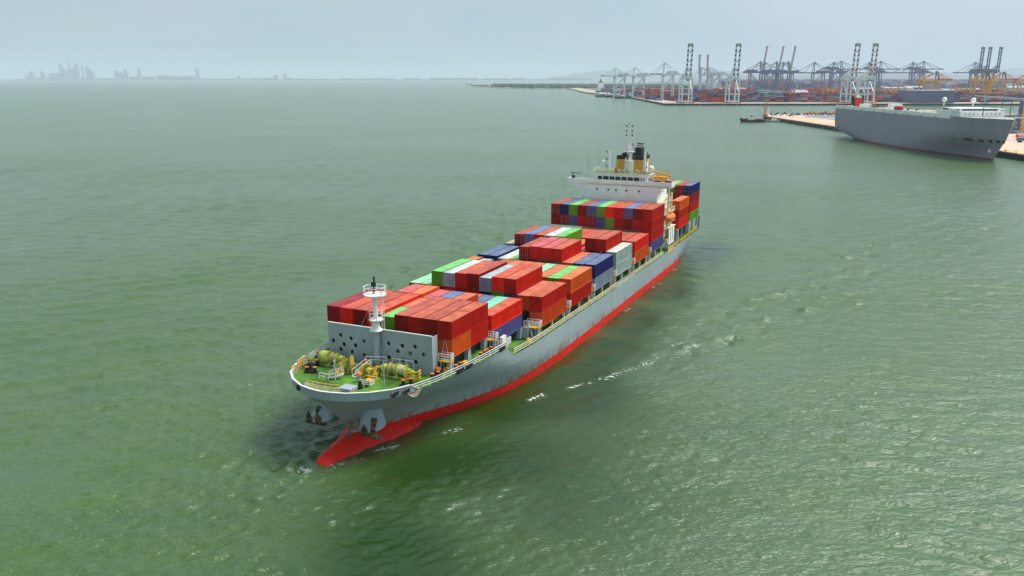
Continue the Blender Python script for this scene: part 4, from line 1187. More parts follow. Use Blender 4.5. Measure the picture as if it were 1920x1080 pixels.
# four tall striped cranes on the front quay
YF = 1712
WG = "white quay cranes with raised striped booms"
for i, (px, lb) in enumerate(((1287.5, "tall white quay crane with raised dark striped boom, farthest left on the front quay"), (1375.5, "tall white quay crane with raised striped boom, standing alone above the tugboat"),
                 (1595, "tall white crane behind the grey car carrier's stern, left one of the adjoining pair"), (1628, "tall white crane behind the grey car carrier, right one of the adjoining pair"))):
    sts('stripe' if i < 2 else 'stripered', (at(px, YF, 4), YF, 4), math.pi, lb, WG, raised=83 + (2.5 if i > 1 else 0), stripes='dark' if i < 2 else 'red', zg=47.5, half_w=9.6, gauge=30, boom=64, back=20, apex=20, t=1.9)
# three white cranes on the west face
for px, y, lb in ((1158, 2250, "white quay crane with lowered boom, leftmost in the port, above the moored ships"), (1193, 2180, "white quay crane with lowered boom, second from the port's left end")):
    sts('westwhite', (at(px-7, y, 4), y, 4), math.pi/2, lb, "white cranes with lowered booms", raised=None, zg=53, half_w=10, gauge=27, boom=30, back=16, apex=21, t=1.9, bogie=M_cw)
sts('westwhite2', (at(1241, 1990, 4), 1990, 4), math.pi/2, "white quay crane with lowered red tipped boom behind the red yard gantries", "white cranes with lowered booms", zg=56, half_w=10, gauge=24, boom=26, back=16, apex=27, t=1.7, boomc=M_cr, bogie=M_cw)
# two striped cranes seen side on, booms raised
for px, lb in ((1312, "white crane with single red striped raised boom, left of two behind the front quay"), (1327, "white crane with single red striped raised boom, right of two behind the front quay")):
    sts('sidestripe', (at(px-1, 2500, 4), 2500, 4), math.pi/2, lb, "white cranes seen side on with raised striped booms", raised=89, stripes='red', zg=58, half_w=10, gauge=34, boom=52, back=22, apex=20, t=2.6, bogie=M_cw)
# slate cranes with raised tan booms
for px, lb in ((1432, "slate crane with raised tan boom, leftmost of the three tan booms"), (1462, "slate crane with raised tan boom, middle of the three tan booms"), (1484, "slate crane with raised tan boom, rightmost of the three tan booms")):
    sts('tan', (at(px-8, 2700, 4), 2700, 4), -math.pi/2, lb, "slate cranes with raised tan booms", body=M_cp, boomc=M_ct, raised=82, zg=66, half_w=11, gauge=34, boom=76, back=22, apex=32, t=2.4, bogie=M_cp)
# dark cranes with raised looped booms
for px, lb in ((1830, "dark crane with raised boom above the yellow cranes, leftmost of three"), (1843.5, "dark crane with raised boom above the yellow cranes, middle of three"), (1863, "dark crane with raised boom above the yellow cranes, rightmost of three")):
    sts('darkloop', (at(px, 2500, 4), 2500, 4), math.pi, lb, "dark cranes with raised booms", body=M_cp, boomc=M_cd, raised=88, zg=66, half_w=10, gauge=30, boom=66, back=22, apex=16, t=1.7, bogie=M_cp)
# slate cranes, booms lowered to the left or to the right
for k, (px, side, lb) in enumerate(((1425, -1, "slate crane with lowered boom, just left of the first tan boom"), (1459, -1, "slate crane with lowered boom, between the first and second tan booms"), (1517, -1, "slate crane with boom lowered leftwards, next right of the tan booms"),
        (1553, -1, "slate crane with boom lowered leftwards, halfway between tan booms and white pair"), (1578, 1, "slate crane with boom lowered rightwards, just left of the white pair"), (1619, -1, "slate crane with boom lowered leftwards, seen between the white pair"),
        (1651, 1, "slate crane with boom lowered rightwards, just right of the white pair"), (1700, -1, "slate crane with boom lowered leftwards, left of the single yellow crane"), (1731, 1, "slate crane with boom lowered rightwards, above the single yellow crane"), (1816, -1, "slate crane with boom lowered leftwards, left of the dark raised booms"))):
    y = 2750 if side < 0 else 2850
    sts('slate%d' % side, (at(px - 4*side, y, 4), y, 4), math.pi/2 if side < 0 else -math.pi/2, lb, "slate cranes with lowered booms", body=M_cp, zg=64 if side < 0 else 76, half_w=11, gauge=34, boom=58, back=34, apex=33 if side < 0 else 26, t=2.0, bogie=M_cp)
# yellow cranes
for px, y, lb in ((1741, 1850, "single yellow quay crane with dark apex standing behind the grey car carrier"), (1838, 1990, "yellow crane under the dark raised booms, left of the adjoining pair"), (1868, 1990, "yellow crane under the dark raised booms, right of the adjoining pair"), (1917, 2050, "orange yellow crane cut off by the right edge of the picture")):
    sts('yellow', (at(px + (12 if y < 1900 else 10), y, 4), y, 4), -math.pi/2, lb, "yellow quay cranes", body=M_cy, boomc=M_co, zg=44, half_w=9, gauge=33, boom=24, back=6, apex=17, t=2.3, house=False, bogie=M_cy)

# ---- yard gantries (rubber tyred), spread through the yard
def rtg(kind, loc, rz, label, group, mat):
    key = ('rtg', kind)
    if key in _ct:
        r = copy_tree(_ct[key]); r.location = loc; r.rotation_euler[2] = rz; tag(r, label); return r
    root = empty('yard_gantry', loc, rz); tag(root, label, 'yard crane', group)
    for sx in (-1, 1):
        for sy in (-1, 1):
            q = MB(); q.bar((sx*12, sy*3.5, 0.4), (sx*12, sy*3.5, 20.5), 1.3); q.build('leg', mat, root)
    for sy in (-1, 1): q = MB(); q.bar((-13, sy*3.5, 21), (13, sy*3.5, 21), 1.3, 1.8); q.build('top_girder', mat, root)
    for sx in (-1, 1): q = MB(); q.bar((sx*12, -3.5, 1.6), (sx*12, 3.5, 1.6), 1.2); q.build('sill_beam', mat, root)
    q = MB(); q.box(-4, -3, 21.9, 1, 3, 24.2); q.build('trolley', mat, root)
    q = MB(); q.box(-2.5, -1.2, 17.5, -.5, 1.2, 20); q.build('operator_cabin', M_cw, root)
    _ct[key] = root
    return root
rr = random.Random(11)
RG = {'red': M_cred, 'orange': M_co, 'yellow': M_cy}
for k, (px, y) in enumerate([(1205, 2150), (1222, 2050), (1230, 2110), (1238, 2050), (1247, 2090), (1254, 2040), (1262, 2100), (1269, 2060), (1384, 2000), (1392, 2060), (1399, 1990), (1407, 2080), (1345, 2130), (1357, 2180), (1365, 2120), (1372, 2220), (1526, 1960), (1534, 2020), (1478, 1980)]):
    rtg('red', (at(px, y, 4), y, 4.03), rr.choice((0, .02)), (ORD[k] + " from left of the red yard gantries left of the tall white cranes") if k < 8 else f"red yard gantry, {ORD[[2,3,4,5,6,7,8,9,10][0] if False else {384:4,392:5,399:6,407:7,345:0,357:1,365:2,372:3}.get(px-1000, 8)]} from left of those around the second tall white crane" if px < 1420 else ["red yard gantry right of the teal warehouse, nearer of two", "red yard gantry right of the teal warehouse, farther of two", "red yard gantry just left of the grey shed"][[1526, 1534, 1478].index(px)], "red yard gantries", M_cred)
for k, (px, y) in enumerate([(1500, 2240), (1510, 2300), (1521, 2260), (1532, 2330), (1543, 2280), (1553, 2330), (1563, 2250), (1574, 2300), (1330, 2500), (1350, 2560), (1368, 2600), (1640, 2300), (1655, 2340), (1670, 2290), (1684, 2350), (1697, 2310)]):
    rtg('orange', (at(px, y, 4), y, 4.03), 0, "hazy orange yard gantry, " + (ORD[k] + " from left between the tan booms and the white pair" if k < 8 else ORD[k-8] + " from left of three behind the side-on striped cranes" if k < 11 else ORD[k-11] + " from left of five right of the white pair"), "orange yard gantries", M_co)
for k, (px, y) in enumerate([(1552, 2010), (1562, 2030), (1668, 1960), (1680, 2000), (1690, 1950), (1702, 1900), (1790, 2250), (1800, 2200), (1812, 2280)]):
    rtg('yellow', (at(px, y, 4), y, 4.03), 0, "yellow yard gantry, " + (ORD[k] + " from left behind the white pair" if k < 2 else ORD[k-2] + " from left of four before the single yellow crane" if k < 6 else ORD[k-6] + " from left of three right of the single yellow crane"), "yellow yard gantries", M_cy)

# ---- container stacks in the yard: the nearest ones one by one, the rest as a mass
YC = ['red', 'dark', 'navy', 'purple', 'blue', 'pinkr', 'maroon', 'navy', 'rust', 'grey', 'orange', 'navy', 'bright', 'silver', 'purple', 'teal', 'navy', 'grey']
cuts = {}
for nm in set(YC): cuts[nm] = CM[nm][0]
ybox = MB()
ybox.box(-6.1, -1.22, 0, 6.1, 1.22, 2.59)
for k in range(1, 22): ybox.box(-6.1 + k*.55, -1.25, .15, -6.1 + k*.55 + .12, 1.25, 2.45)
yb_o = ybox.build('shipping_container', CM['red'][0], recalc=False); yb_me = yb_o.data; bpy.data.objects.remove(yb_o)
mass = MB(); names = sorted(set(YC)); midx = {n: i for i, n in enumerate(names)}
count = 0; YL = {}
NY = 296 - len([o_ for o_ in COL.objects if o_.name.startswith('shipping_container')])
ry = random.Random(5)
for blk in range(50):
    x = 382 + blk * 13.1
    if blk in (7, 8, 19, 31, 38): continue
    hmax = ry.choice((4, 5, 5, 6, 3))
    pxc = 960 + x / 1775 * F_PX
    zone = ("far yard behind leftmost striped crane" if pxc < 1330 else "far yard behind second striped crane" if pxc < 1420 else "far yard above the tugboat" if pxc < 1500
            else "far yard left of carrier funnel" if pxc < 1580 else "far yard behind paired white cranes" if pxc < 1660 else "far yard behind grey car carrier")
    for t in range(hmax):
        cn = ry.choice(YC)
        if count >= NY: mass.cur = midx[cn]; mass.box(x-6.1, 1774.8, 4.03 + 2.6*t, x+6.1, 1777.2, 4.03 + 2.6*t + 2.5); continue
        o = mobj('shipping_container', yb_me, cuts[cn])
        o.location = (x + ry.uniform(-.2, .2), 1776 + ry.uniform(-.5, .5), 4.03 + 2.6*t)
        lbl = f"small {CM[cn][2]} container, {['bottom','second','third','fourth','fifth','sixth'][t]} tier, {zone}"
        YL[lbl] = YL.get(lbl, 0) + 1
        if YL[lbl] > 1: lbl += ['', ', next to right', ', third along', ', fourth along', ', fifth along', ', sixth along', ', seventh along'][min(6, YL[lbl]-1)]
        tag(o, lbl, 'shipping container', f"front row yard containers, {CM[cn][2]}, tier {t+1}, {zone}")
        count += 1
for row in range(62):
    y = 1800 + row * (14 if row % 4 else 20)
    y = 1800 + row*19.0
    x0, x1 = 372, min(.62*y + 40, 1560)
    x = x0 + ry.uniform(0, 8)
    while x < x1:
        if ry.random() < .12 or int(x/95) % 4 == 3 and row % 3 == 0: x += 13.2; continue
        h = ry.choice((3, 4, 4, 5, 5, 6)) if row > 0 else 4
        if ry.random() < .5:
            t = 0
            while t < h:
                c_ = ry.choice(YC); k = ry.choice((1, 1, 2)); k = min(k, h - t)
                mass.cur = midx[c_]; mass.box(x, y, 4.03 + 2.6*t, x + 12.2, y + 5.2, 4.03 + 2.6*(t+k) - .12); t += k
        else:
            for t in range(h):
                mass.cur = midx[ry.choice(YC)]; mass.box(x, y, 4.03 + 2.6*t, x + 12.2, y + 5.2, 4.03 + 2.6*t + 2.45)
        x += 13.0
# low stacks on the western apron
for k in range(150):
    y = 1900 + ry.random()*900; x = 312 + ry.random()*60
    mass.cur = midx[ry.choice(YC)]
    h = ry.choice((1, 2, 3))
    mass.box(x, y, 4.02, x+12.2, y+2.5, 4.02+2.6*h)
o = mass.build('container_stacks', [CM[n][0] for n in names], recalc=False)
tag(o, "rows of stacked red, purple and blue containers filling the yard behind the front row", 'container stacks', kind='stuff')

M_teal = paint('teal_wall', (0.30, 0.58, 0.52), .6, .06, .1)
M_pale = paint('pale_wall', (0.55, 0.62, 0.62), .6, .06, .1)
M_shed = paint('slate_wall', (0.12, 0.12, 0.24), .6, .08, .05, streak=.2)
M_roof = paint('roof_sheet', (0.42, 0.43, 0.48), .6, .08, .05)
q = MB(); q.poly([(560, 5190, 4.0), (9000, 5190, 4.0), (14000, 15000, 4.0), (2600, 15000, 4.0)], [(0,1,2,3)])
tag(q.build('coastal_plain', paint('plain_ground', (0.13, 0.14, 0.12), .9, .2, .003)), kind='structure')
hm = [CM['navy'][0], CM['purple'][0], M_pale, CM['rust'][0], CM['grey'][0], M_conc]
q = MB()
for k in range(2600):
    y = 4300 + 7500*ry.random()**1.5; px = ry.uniform(1345, 1990)
    x = at(px, y)
    if x < 470 + (y - 4300)*.15: continue
    h = ry.uniform(6, 20)*(1 + y/9000)
    q.cur = ry.choice((0, 0, 1, 1, 2, 3, 3, 4, 4, 5)); wd = ry.uniform(15, 70)
    q.box(x, y, 4.01, x+wd, y+ry.uniform(10, 40), 4+h)
tag(q.build('distant_port_clutter', hm, recalc=False), "hazy mass of distant sheds and stacks filling the plain behind the container port", 'distant sheds', kind='stuff')
# ---- port buildings
def building(name, x0, x1, y0, y1, h, wall, roofm, label, cat, floors=1, win=None, gable=True):
    r = empty(name, ((x0+x1)/2, (y0+y1)/2, 4.03)); tag(r, label, cat, None)
    hx, hy = (x1-x0)/2, (y1-y0)/2
    q = MB(); q.box(-hx, -hy, 0, hx, hy, h); wl = q.build('wall', wall, r)
    q = MB()
    if gable: q.loft([[(-hx-.6, -hy-.6, h), (-hx-.6, hy+.6, h), (-hx-.6, 0, h+hy*.16+1)], [(hx+.6, -hy-.6, h), (hx+.6, hy+.6, h), (hx+.6, 0, h+hy*.16+1)]])
    else: q.box(-hx-.5, -hy-.5, h, hx+.5, hy+.5, h+.9)
    q.build('roof', roofm, r)
    for f_ in range(floors):
        z = 1.2 + f_*(h-1)/floors
        if win:
            q = MB(); q.box(-hx+.8, -hy-.08, z, hx-.8, -hy-.002, z+(h/floors)*.45); q.build('window_band', win, r)
    return r
X_ = lambda px, y: at(px, y, 4)
building('office_block', X_(1414, 2100), X_(1444, 2100), 2100, 2130, 19, M_pale, M_teal, "pale stepped office block with dark window bands behind the containers", 'office block', 5, M_shed, False)
building('office_block', X_(1436, 2080), X_(1456, 2080), 2080, 2100, 12, M_pale, M_teal, "low pale office wing beside the stepped office block", 'office block', 3, M_shed, False)
building('warehouse', X_(1455, 2060), X_(1472, 2060), 2060, 2100, 17, M_teal, M_teal, "small teal green warehouse right of the pale office block", 'warehouse', 1, None, False)
building('warehouse', X_(1487, 2080), X_(1517, 2080), 2080, 2140, 15, M_pale, M_roof, "pale grey long shed right of the teal warehouse", 'warehouse', 1, None, True)
building('warehouse', X_(1787, 1560), X_(1862, 1560), 1700, 1790, 24, M_shed, M_roof, "big slate blue shed behind the car carrier's bridge", 'warehouse', 1, None, False)
building('car_terminal', X_(1868, 1240), X_(1990, 1240), 1140, 1185, 21, M_shed, M_roof, "slate blue terminal building with pale sloping roof at the right edge", 'terminal building', 1, None, True)
q = MB()
xr = X_(1862, 1110)
q.poly([(xr-6, 1090, 29), (xr+95, 1090, 19), (xr+95, 1150, 19), (xr-6, 1150, 29), (xr-6, 1090, 29.8), (xr+95, 1090, 19.8), (xr+95, 1150, 19.8), (xr-6, 1150, 29.8)], [(0,3,2,1),(4,5,6,7),(0,1,5,4),(1,2,6,5),(2,3,7,6),(3,0,4,7)])
cano = q.build('canopy_roof', M_cw); tag(cano, "long pale sloping canopy roof on thin posts at the right edge", 'canopy')
for k in range(9):
    q = MB(); q.bar((xr+k*11, 1092, 4.03), (xr+k*11, 1092, 29-k*1.15), .8); q.build('post', M_shed, cano)
for k, (px, y) in enumerate(((1655, 2500), (1700, 2600), (1770, 2450), (1800, 2600), (1890, 2300), (1905, 2500), (1350, 2700), (1600, 2700))):
    x = X_(px, y)
    building('warehouse', x, x+50+ry.random()*40, y, y+40, 14+ry.random()*12, M_shed if k % 2 else M_pale, M_roof, ["hazy slate shed in the rear yard right of the white pair", "hazy pale shed far behind the single yellow crane", "slate shed in the rear yard beyond the yellow crane", "hazy pale shed left of the dark raised booms",
             "slate shed behind the yellow pair of cranes", "hazy pale shed at the far right of the rear yard", "small slate shed behind the side-on striped cranes", "pale shed behind the white pair's legs"][k], 'warehouse', 1, None, True)
# slim tank and light masts of the terminal
for px, y, h in ((1468, 1750, 26), (1540, 1750, 26), (1500, 1900, 30), (1420, 1900, 30), (1310, 1900, 30), (1600, 1900, 30), (1690, 1800, 30), (1780, 1900, 30)):
    root = empty('light_mast', (X_(px, y), y, 4.03))
    tag(root, "thin grey lighting mast standing among the yard container stacks", 'light mast', 'yard light masts')
    q = MB(); q.tube((0, 0, 0), (0, 0, h), .35, 6, .2); q.build('pole', M_lgrey, root)
    q = MB(); q.cbox((0, 0, h), (3.2, .8, .8)); q.build('lamp_head', M_cw, root)
#@PART5

# ---- grey car carrier alongside the car quay (local x = forward from the stern, y = port, visible side is starboard)
CCX, CCY = 314.0, 790.0
carrier = empty("car_carrier", (CCX, CCY, 0), -math.pi/2)
tag(carrier, "huge slab-sided grey car carrier moored along the tan quay at the right", "car carrier")
LC = [
 (-2.0, [(30,0),(40,6),(60,12),(80,15.5),(150,15.8),(175,12),(200,6.5),(222,1.8),(238,0)]),
 (0.0,  [(24,0),(34,8),(50,13.5),(70,16),(142,16),(167,12.4),(195,6.2),(220,1.8),(239,0)]),
 (1.2,  [(20,0),(28,9),(45,14.5),(62,16),(146,16),(170,12.6),(198,6.6),(222,2.0),(240,0)]),
 (5.0,  [(2,0),(2.2,12.0),(18,15),(35,16),(156,16),(180,13.0),(205,7.4),(228,2.4),(242.5,0)]),
 (9.0,  [(0,0),(.1,14.8),(12,16),(30,16),(172,16),(195,13.4),(218,8.2),(236,3.0),(246,0)]),
 (14.0, [(0,0),(.1,15.6),(10,16),(30,16),(200,16),(218,13.6),(234,8.2),(245,3.0),(250.5,0)]),
 (27.0, [(0,0),(.1,15.8),(10,16),(30,16),(218,16),(231,13.4),(243,8.6),(251.5,3.6),(256,0)]),
]
def half_cc(x, z):
    for (za, ta), (zb, tb) in zip(LC[:-1], LC[1:]):
        if z <= zb:
            t = (z - za) / (zb - za)
            s0 = ta[0][0]*(1-t) + tb[0][0]*t; s1 = ta[-1][0]*(1-t) + tb[-1][0]*t
            if x <= s0 or x >= s1: return 0.0
            def q(tab):
                if x > 150: xx = 150 + (tab[-1][0]-150)*(x-150)/(s1-150)
                elif x < 100: xx = tab[0][0] + (100-tab[0][0])*(x-s0)/(100-s0)
                else: xx = x
                return lerp_tab(tab, xx)
            return q(ta)*(1-t) + q(tb)*t
    return lerp_tab(LC[-1][1], x)
q = MB()
M_cc = hull_mat('carrier_paint', (0.33, 0.30, 0.365), (0.34, 0.012, 0.03), 0.9, scrape=.3)
for sg in (1, -1):
    rings = []
    for z in (-2, 0, .6, 1.2, 3, 5, 7, 9, 11.5, 14, 18, 22.5, 27):
        s0 = lerp_tab([(l[0], l[1][0][0]) for l in LC], z); s1 = lerp_tab([(l[0], l[1][-1][0]) for l in LC], z)
        rings.append([(s0+(s1-s0)*u, sg*(half_cc(s0+(s1-s0)*u, z) if 0 < u < 1 else 0), z) for u in (0, .0008, .01, .03, .06, .1, .15, .2, .3, .45, .6, .66, .72, .78, .83, .87, .905, .93, .95, .965, .98, .99, .996, 1)])
    q.loft(rings, closed=False, caps=False)
q.build('hull', M_cc, carrier, smooth=True)
tops = [(x, lerp_tab(LC[-1][1], x)) for x in (.1, 10, 30, 120, 218, 231, 243, 251.5, 255.9)]
q = MB()
for (x0, h0), (x1, h1) in zip(tops[:-1], tops[1:]): q.poly([(x0,-h0,26.9),(x1,-h1,26.9),(x1,h1,26.9),(x0,h0,26.9)], [(0,1,2,3)])
M_ccd = paint('carrier_deck', (0.62, 0.60, 0.54), .7, .2, .05, rust=.1, rustcol=(.45, .32, .2))
q.build('weather_deck', M_ccd, carrier)
q = MB()
seg = [(x, x+19.5) for x in range(0, 200, 21)]
for i, (x0, x1) in enumerate(seg):
    q = MB(); q.box(x0+.3, -16.12, 25.4, x1, -15.2, 28.3); q.build('side_casing', M_white, carrier)
q = MB(); q.rail([(218, -15.9, 26.9), (231, -13.3, 26.9), (243, -8.5, 26.9), (251.5, -3.5, 26.9), (256, 0, 26.9), (251.5, 3.5, 26.9), (243, 8.5, 26.9)], 1.4, 2.5, .18, 2); q.build('railing', M_white, carrier)
q = MB(); q.box(188, -15.4, 26.95, 220, 14.5, 30.4); q.box(192, -14, 30.4, 216, 13, 32.4); h_ = q.build('bridge_house', M_white, carrier)
q = MB(); q.box(216, -12.5, 31.0, 216.1, 11.5, 32.0); q.box(193, -14.1, 31.0, 215, -14.01, 32.0); q.build('bridge_window', M_glass, h_)
for k in range(9):
    q = MB(); q.box(220.02, -12.6+2.9*k, 28.4, 220.12, -12.0+2.9*k, 29.2); q.build('window', M_dark, h_)
q = MB(); q.box(210, -19, 31.2, 215, -15, 32.4); q.box(210, 13, 31.2, 215, 17, 32.4); q.build('bridge_wing', M_white, h_)
for x, y in ((178, -6), (198, 4)):
    q = MB(); q.tube((x, y, 33), (x, y, 36), .4, 8); q.ball((x, y, 37.4), 1.7, 12, 8); q.build('satellite_dome', M_white, carrier, smooth=True)
q = MB(); q.bar((214, 3, 33.2), (214, 3, 41), .6); 
for z in (36, 38.5, 40.5): q.bar((214, 0, z), (214, 6, z), .5)
q.build('radar_mast', M_lgrey, carrier)
q = MB(); q.bar((229.5, -5.5, 26.9), (229.5, -5.5, 36), .35); q.bar((229.5, -7, 35.6), (229.5, -4, 35.6), .5); q.build('foremast', M_dark, carrier)
q = MB(); q.box(10, -4.5, 26.9, 16.5, 1.5, 35.0); f_ = q.build('funnel', M_redp, carrier)
q = MB(); q.box(11, -6.2, 26.9, 13, -4.6, 36.5); q.box(15, 1.6, 26.9, 16.5, 2.8, 37.0); q.build('exhaust_pipe', M_black, f_)
q = MB(); q.loft([[(11, -4, 35), (16, -4, 35), (16, 1, 35), (11, 1, 35)], [(12, -3, 37.6), (15, -3, 37.6), (15, -1, 37.6), (12, -1, 37.6)]]); q.build('funnel_cap', M_rail, f_)
q = MB(); q.tube((122, -14.6, 29.6), (131, -14.6, 29.6), 1.7, 12); q.ball((122, -14.6, 29.6), 1.7, 12, 8); q.ball((131, -14.6, 29.6), 1.7, 12, 8); q.build('lifeboat', M_redp, carrier, smooth=True)
for x, y, sx, sy, h, m in ((30, -6, 12, 6, 3.2, M_white), (45, -3, 16, 7, 2.0, M_dark), (78, -2, 9, 8, 4.5, M_white), (95, 2, 18, 5, 1.6, M_dark), (112, -9, 7, 4, 2.2, M_white), (140, -4, 14, 5, 1.7, M_rail), (158, 3, 12, 6, 2.2, M_white), (172, -8, 9, 5, 2.0, M_rail), (60, -11, 10, 3, 1.2, M_dark), (148, -12, 10, 2, 1.6, M_white)):
    q = MB(); q.box(x, y, 26.95, x+sx, y+sy, 26.95+h); q.build('deck_house', m, carrier)
for k in range(22):
    x = 20 + k*8.5; y = rr.uniform(-12, 8); q = MB(); q.cbox((x, y, 27.6), (1.8, 1.8, 1.4)); q.tube((x, y+2.5, 26.95), (x, y+2.5, 28.6), .7, 8); q.build('deck_vent', M_rail if k % 2 else M_white, carrier)
q = MB(); q.bar((66, -8, 27), (66, -8, 31), 1.2); q.bar((66, -8, 31), (58, -6, 36), .9); q.build('deck_crane', M_co, carrier)
for x, wd in ((210, 4), (224, 7.5), (233, 4.5), (240, 2.4), (245, 2.4), (248.6, 1.8)):
    q = MB()
    for k in (0, 1):
        pass
    y0, y1 = half_cc(x-wd/2, 13.2), half_cc(x+wd/2, 13.2)
    y0b, y1b = half_cc(x-wd/2, 11.6), half_cc(x+wd/2, 11.6)
    q.poly([(x-wd/2, -y0b-.08, 11.6), (x+wd/2, -y1b-.08, 11.6), (x+wd/2, -y1-.08, 13.3), (x-wd/2, -y0-.08, 13.3)], [(0,1,2,3)])
    q.build('mooring_opening', M_black, carrier)
q = MB(); q.tube((236, -half_cc(236, 7)+.8, 6.6), (238, -half_cc(236, 7)-.9, 5.6), 1.0, 12); q.build('anchor_pocket', M_white, carrier, smooth=True)

# ---- small vessels
def vessel(loc, rz, L, B, H, hullm, deckm, cab, label, cat='ship', group=None, mast=True, extra=None, parts=()):
    r = empty(cat.replace(' ', '_') if cat != 'ship' else 'cargo_ship', loc, rz); tag(r, label, cat, group)
    q = MB(); rings = []
    for z, s_ in ((-1, .82), (0, .9), (H*.6, 1.0), (H, 1.05)):
        pts = [(-L/2*min(1, s_), -B/2*s_), (L*.25, -B/2*s_), (L*.4, -B*.34*s_), (L/2*s_, 0), (L*.4, B*.34*s_), (L*.25, B/2*s_), (-L/2*min(1, s_), B/2*s_)]
        rings.append([(x, y, z + (H*.35 if x > L*.35 and z > H*.5 else 0)) for x, y in pts])
    q.loft(rings); q.build('hull', hullm, r)
    q = MB(); q.rail([(-L/2+.3, -B/2+.2, H), (L*.25, -B/2+.2, H)], .9, 3, .2, 1); q.build('railing', deckm, r)
    for (x0, x1, wy, z0, z1, m) in cab:
        q = MB(); q.box(x0, -wy, H+z0, x1, wy, H+z1); q.build('deckhouse', m, r)
    for (x0, x1, wy, z0, z1, m) in parts:
        q = MB(); q.box(x0, -wy, H+z0, x1, wy, H+z1); q.build('deck_gear', m, r)
    if mast:
        q = MB(); q.bar((0, 0, H), (0, 0, H+mast), max(.3, L*.012)); q.bar((0, -2, H+mast*.7), (0, 2, H+mast*.7), .3); q.build('mast', M_dark, r)
    return r
vessel((294, 1046, 0), math.pi, 30, 8.5, 2.6, M_black, M_redp, [(-2, 6, 2.6, 0, 3.6, M_white), (-1, 4.5, 2.0, 3.6, 6.2, M_white), (-.5, 4, 2.1, 4.4, 5.4, M_glass)],
       "small black tugboat with red deck and white wheelhouse near the car quay corner", 'tugboat', None, 0, parts=[(6.2, 13, 3.3, 0, 1.8, paint('tug_maroon', (.28, .02, .04), .5)), (-11, -3, 3.2, 0, 1.4, M_redp), (13, 14.5, 2.2, .5, 2.4, M_black)])
vessel((319, 1052, 0), math.pi, 22, 7, 1.8, M_lgrey, M_white, [(-6, -1, 2.2, 0, 2.2, M_white)], "low pale work boat between the tugboat and the quay corner", 'work boat', None, 13, parts=[(2, 6, 2, 0, 1.2, M_redp)])
for k, (px, y, L, m, lb) in enumerate(((1131, 2480, 48, M_dark, "dark small cargo ship moored farthest left at the port's west face"), (1147, 2420, 40, M_pile, "dark small cargo ship moored second from left at the west face"), (1172, 2290, 58, M_pile, "low dark blue barge moored below the leftmost white cranes"), (1190, 2330, 40, M_lgrey, "pale small ship moored right of the dark blue barge"))):
    vessel((at(px, y), y, 0), 0 if k % 2 else .15, L, 11, 4.5, m, M_lgrey, [(-L*.42, -L*.2, 4, 0, 6, M_pale), (-L*.4, -L*.27, 3.5, 6, 9, M_white)], lb, 'ship', None, 12, parts=[(-L*.1, L*.3, 4, 0, 2.5, M_shed)])
bs_ = vessel((at(1136, 3050), 3050, 0), -1.2, 120, 22, 9, M_shed, M_pale, [(-50, -34, 10, 0, 16, M_white), (-48, -36, 9, 16, 28, M_white), (-46, -38, 5, 28, 33, M_cr)], "container ship with a tall white deckhouse behind the leftmost moored ships", 'ship', None, 0, parts=[(-20, 30, 10, 0, 9, M_shed)])
q = MB(); q.tube((-44, 0, 42), (-44, 0, 49), 2.2, 10); q.build('funnel', M_dark, bs_)

# ---- things on the car quay
def machine(px, y, m, label, k):
    r = empty('farm_machine', (at(px, y, 4), y, 4.03), rr.uniform(-.4, .4)); tag(r, label, 'vehicle', None)
    q = MB(); q.loft([[(-3.6,-1.4,.9),(3.6,-1.4,.9),(3.6,1.4,.9),(-3.6,1.4,.9)], [(-3.4,-1.4,2.6),(3.2,-1.4,2.4),(3.2,1.4,2.4),(-3.4,1.4,2.6)]]); q.build('body', m, r)
    q = MB(); q.box(-.6, -1.1, 2.5, 1.6, 1.1, 4.4); q.build('cab', m if k % 2 else M_yellow, r)
    for sx in (-2.3, 2.3):
        for sy in (-1.5, 1.5):
            q = MB(); q.tube((sx, sy-.35, 1.0), (sx, sy+.35, 1.0), 1.0, 10); q.build('wheel', M_black, r)
for k, px in enumerate((1511, 1518, 1525, 1533, 1540, 1547, 1555, 1562)):
    machine(px, 1148 + (k % 3)*9, [M_redp, M_co, M_redp, M_yellow, M_redp, M_dark, M_co, M_co][k],
            ["red machine at the left end of the row on the car quay", "second machine from the left in the quay row, orange", "red machine third from left in the quay row", "yellow machine in the middle of the quay row", "red machine just right of the yellow one in the quay row", "dark machine with yellow cab in the quay row", "orange machine second nearest to the grey ship's stern", "orange machine nearest to the grey ship's stern"][k], k)
q = MB(); q.box(at(1512, 1085, 4), 1085, 4.03, at(1575, 1085, 4), 1086.5, 6.6); q.cur = 0; tag(q.build('barrier_wall', M_white), "long low white barrier wall in front of the row of machines on the quay", 'barrier')
oc = empty('mobile_crane', (at(1436, 1120, 4), 1122, 4.03)); tag(oc, "orange mobile crane with raised white boom at the car quay corner", 'mobile crane')
q = MB(); q.box(-3, -1.5, .9, 3, 1.5, 2.6); q.build('body', M_co, oc)
q = MB(); q.bar((-1, 0, 2.6), (-.2, 0, 17), 1.3); q.build('boom', M_co, oc)
q = MB(); q.bar((3, 0, .5), (3.6, 0, 12), .6); q.bar((5, 0, .5), (5, 0, 11), .5); q.build('white_mast', M_white, oc)
for sx in (-2, 0, 2):
    for sy in (-1.4, 1.4):
        q = MB(); q.tube((sx, sy-.3, .6), (sx, sy+.3, .6), .6, 8); q.build('wheel', M_black, oc)
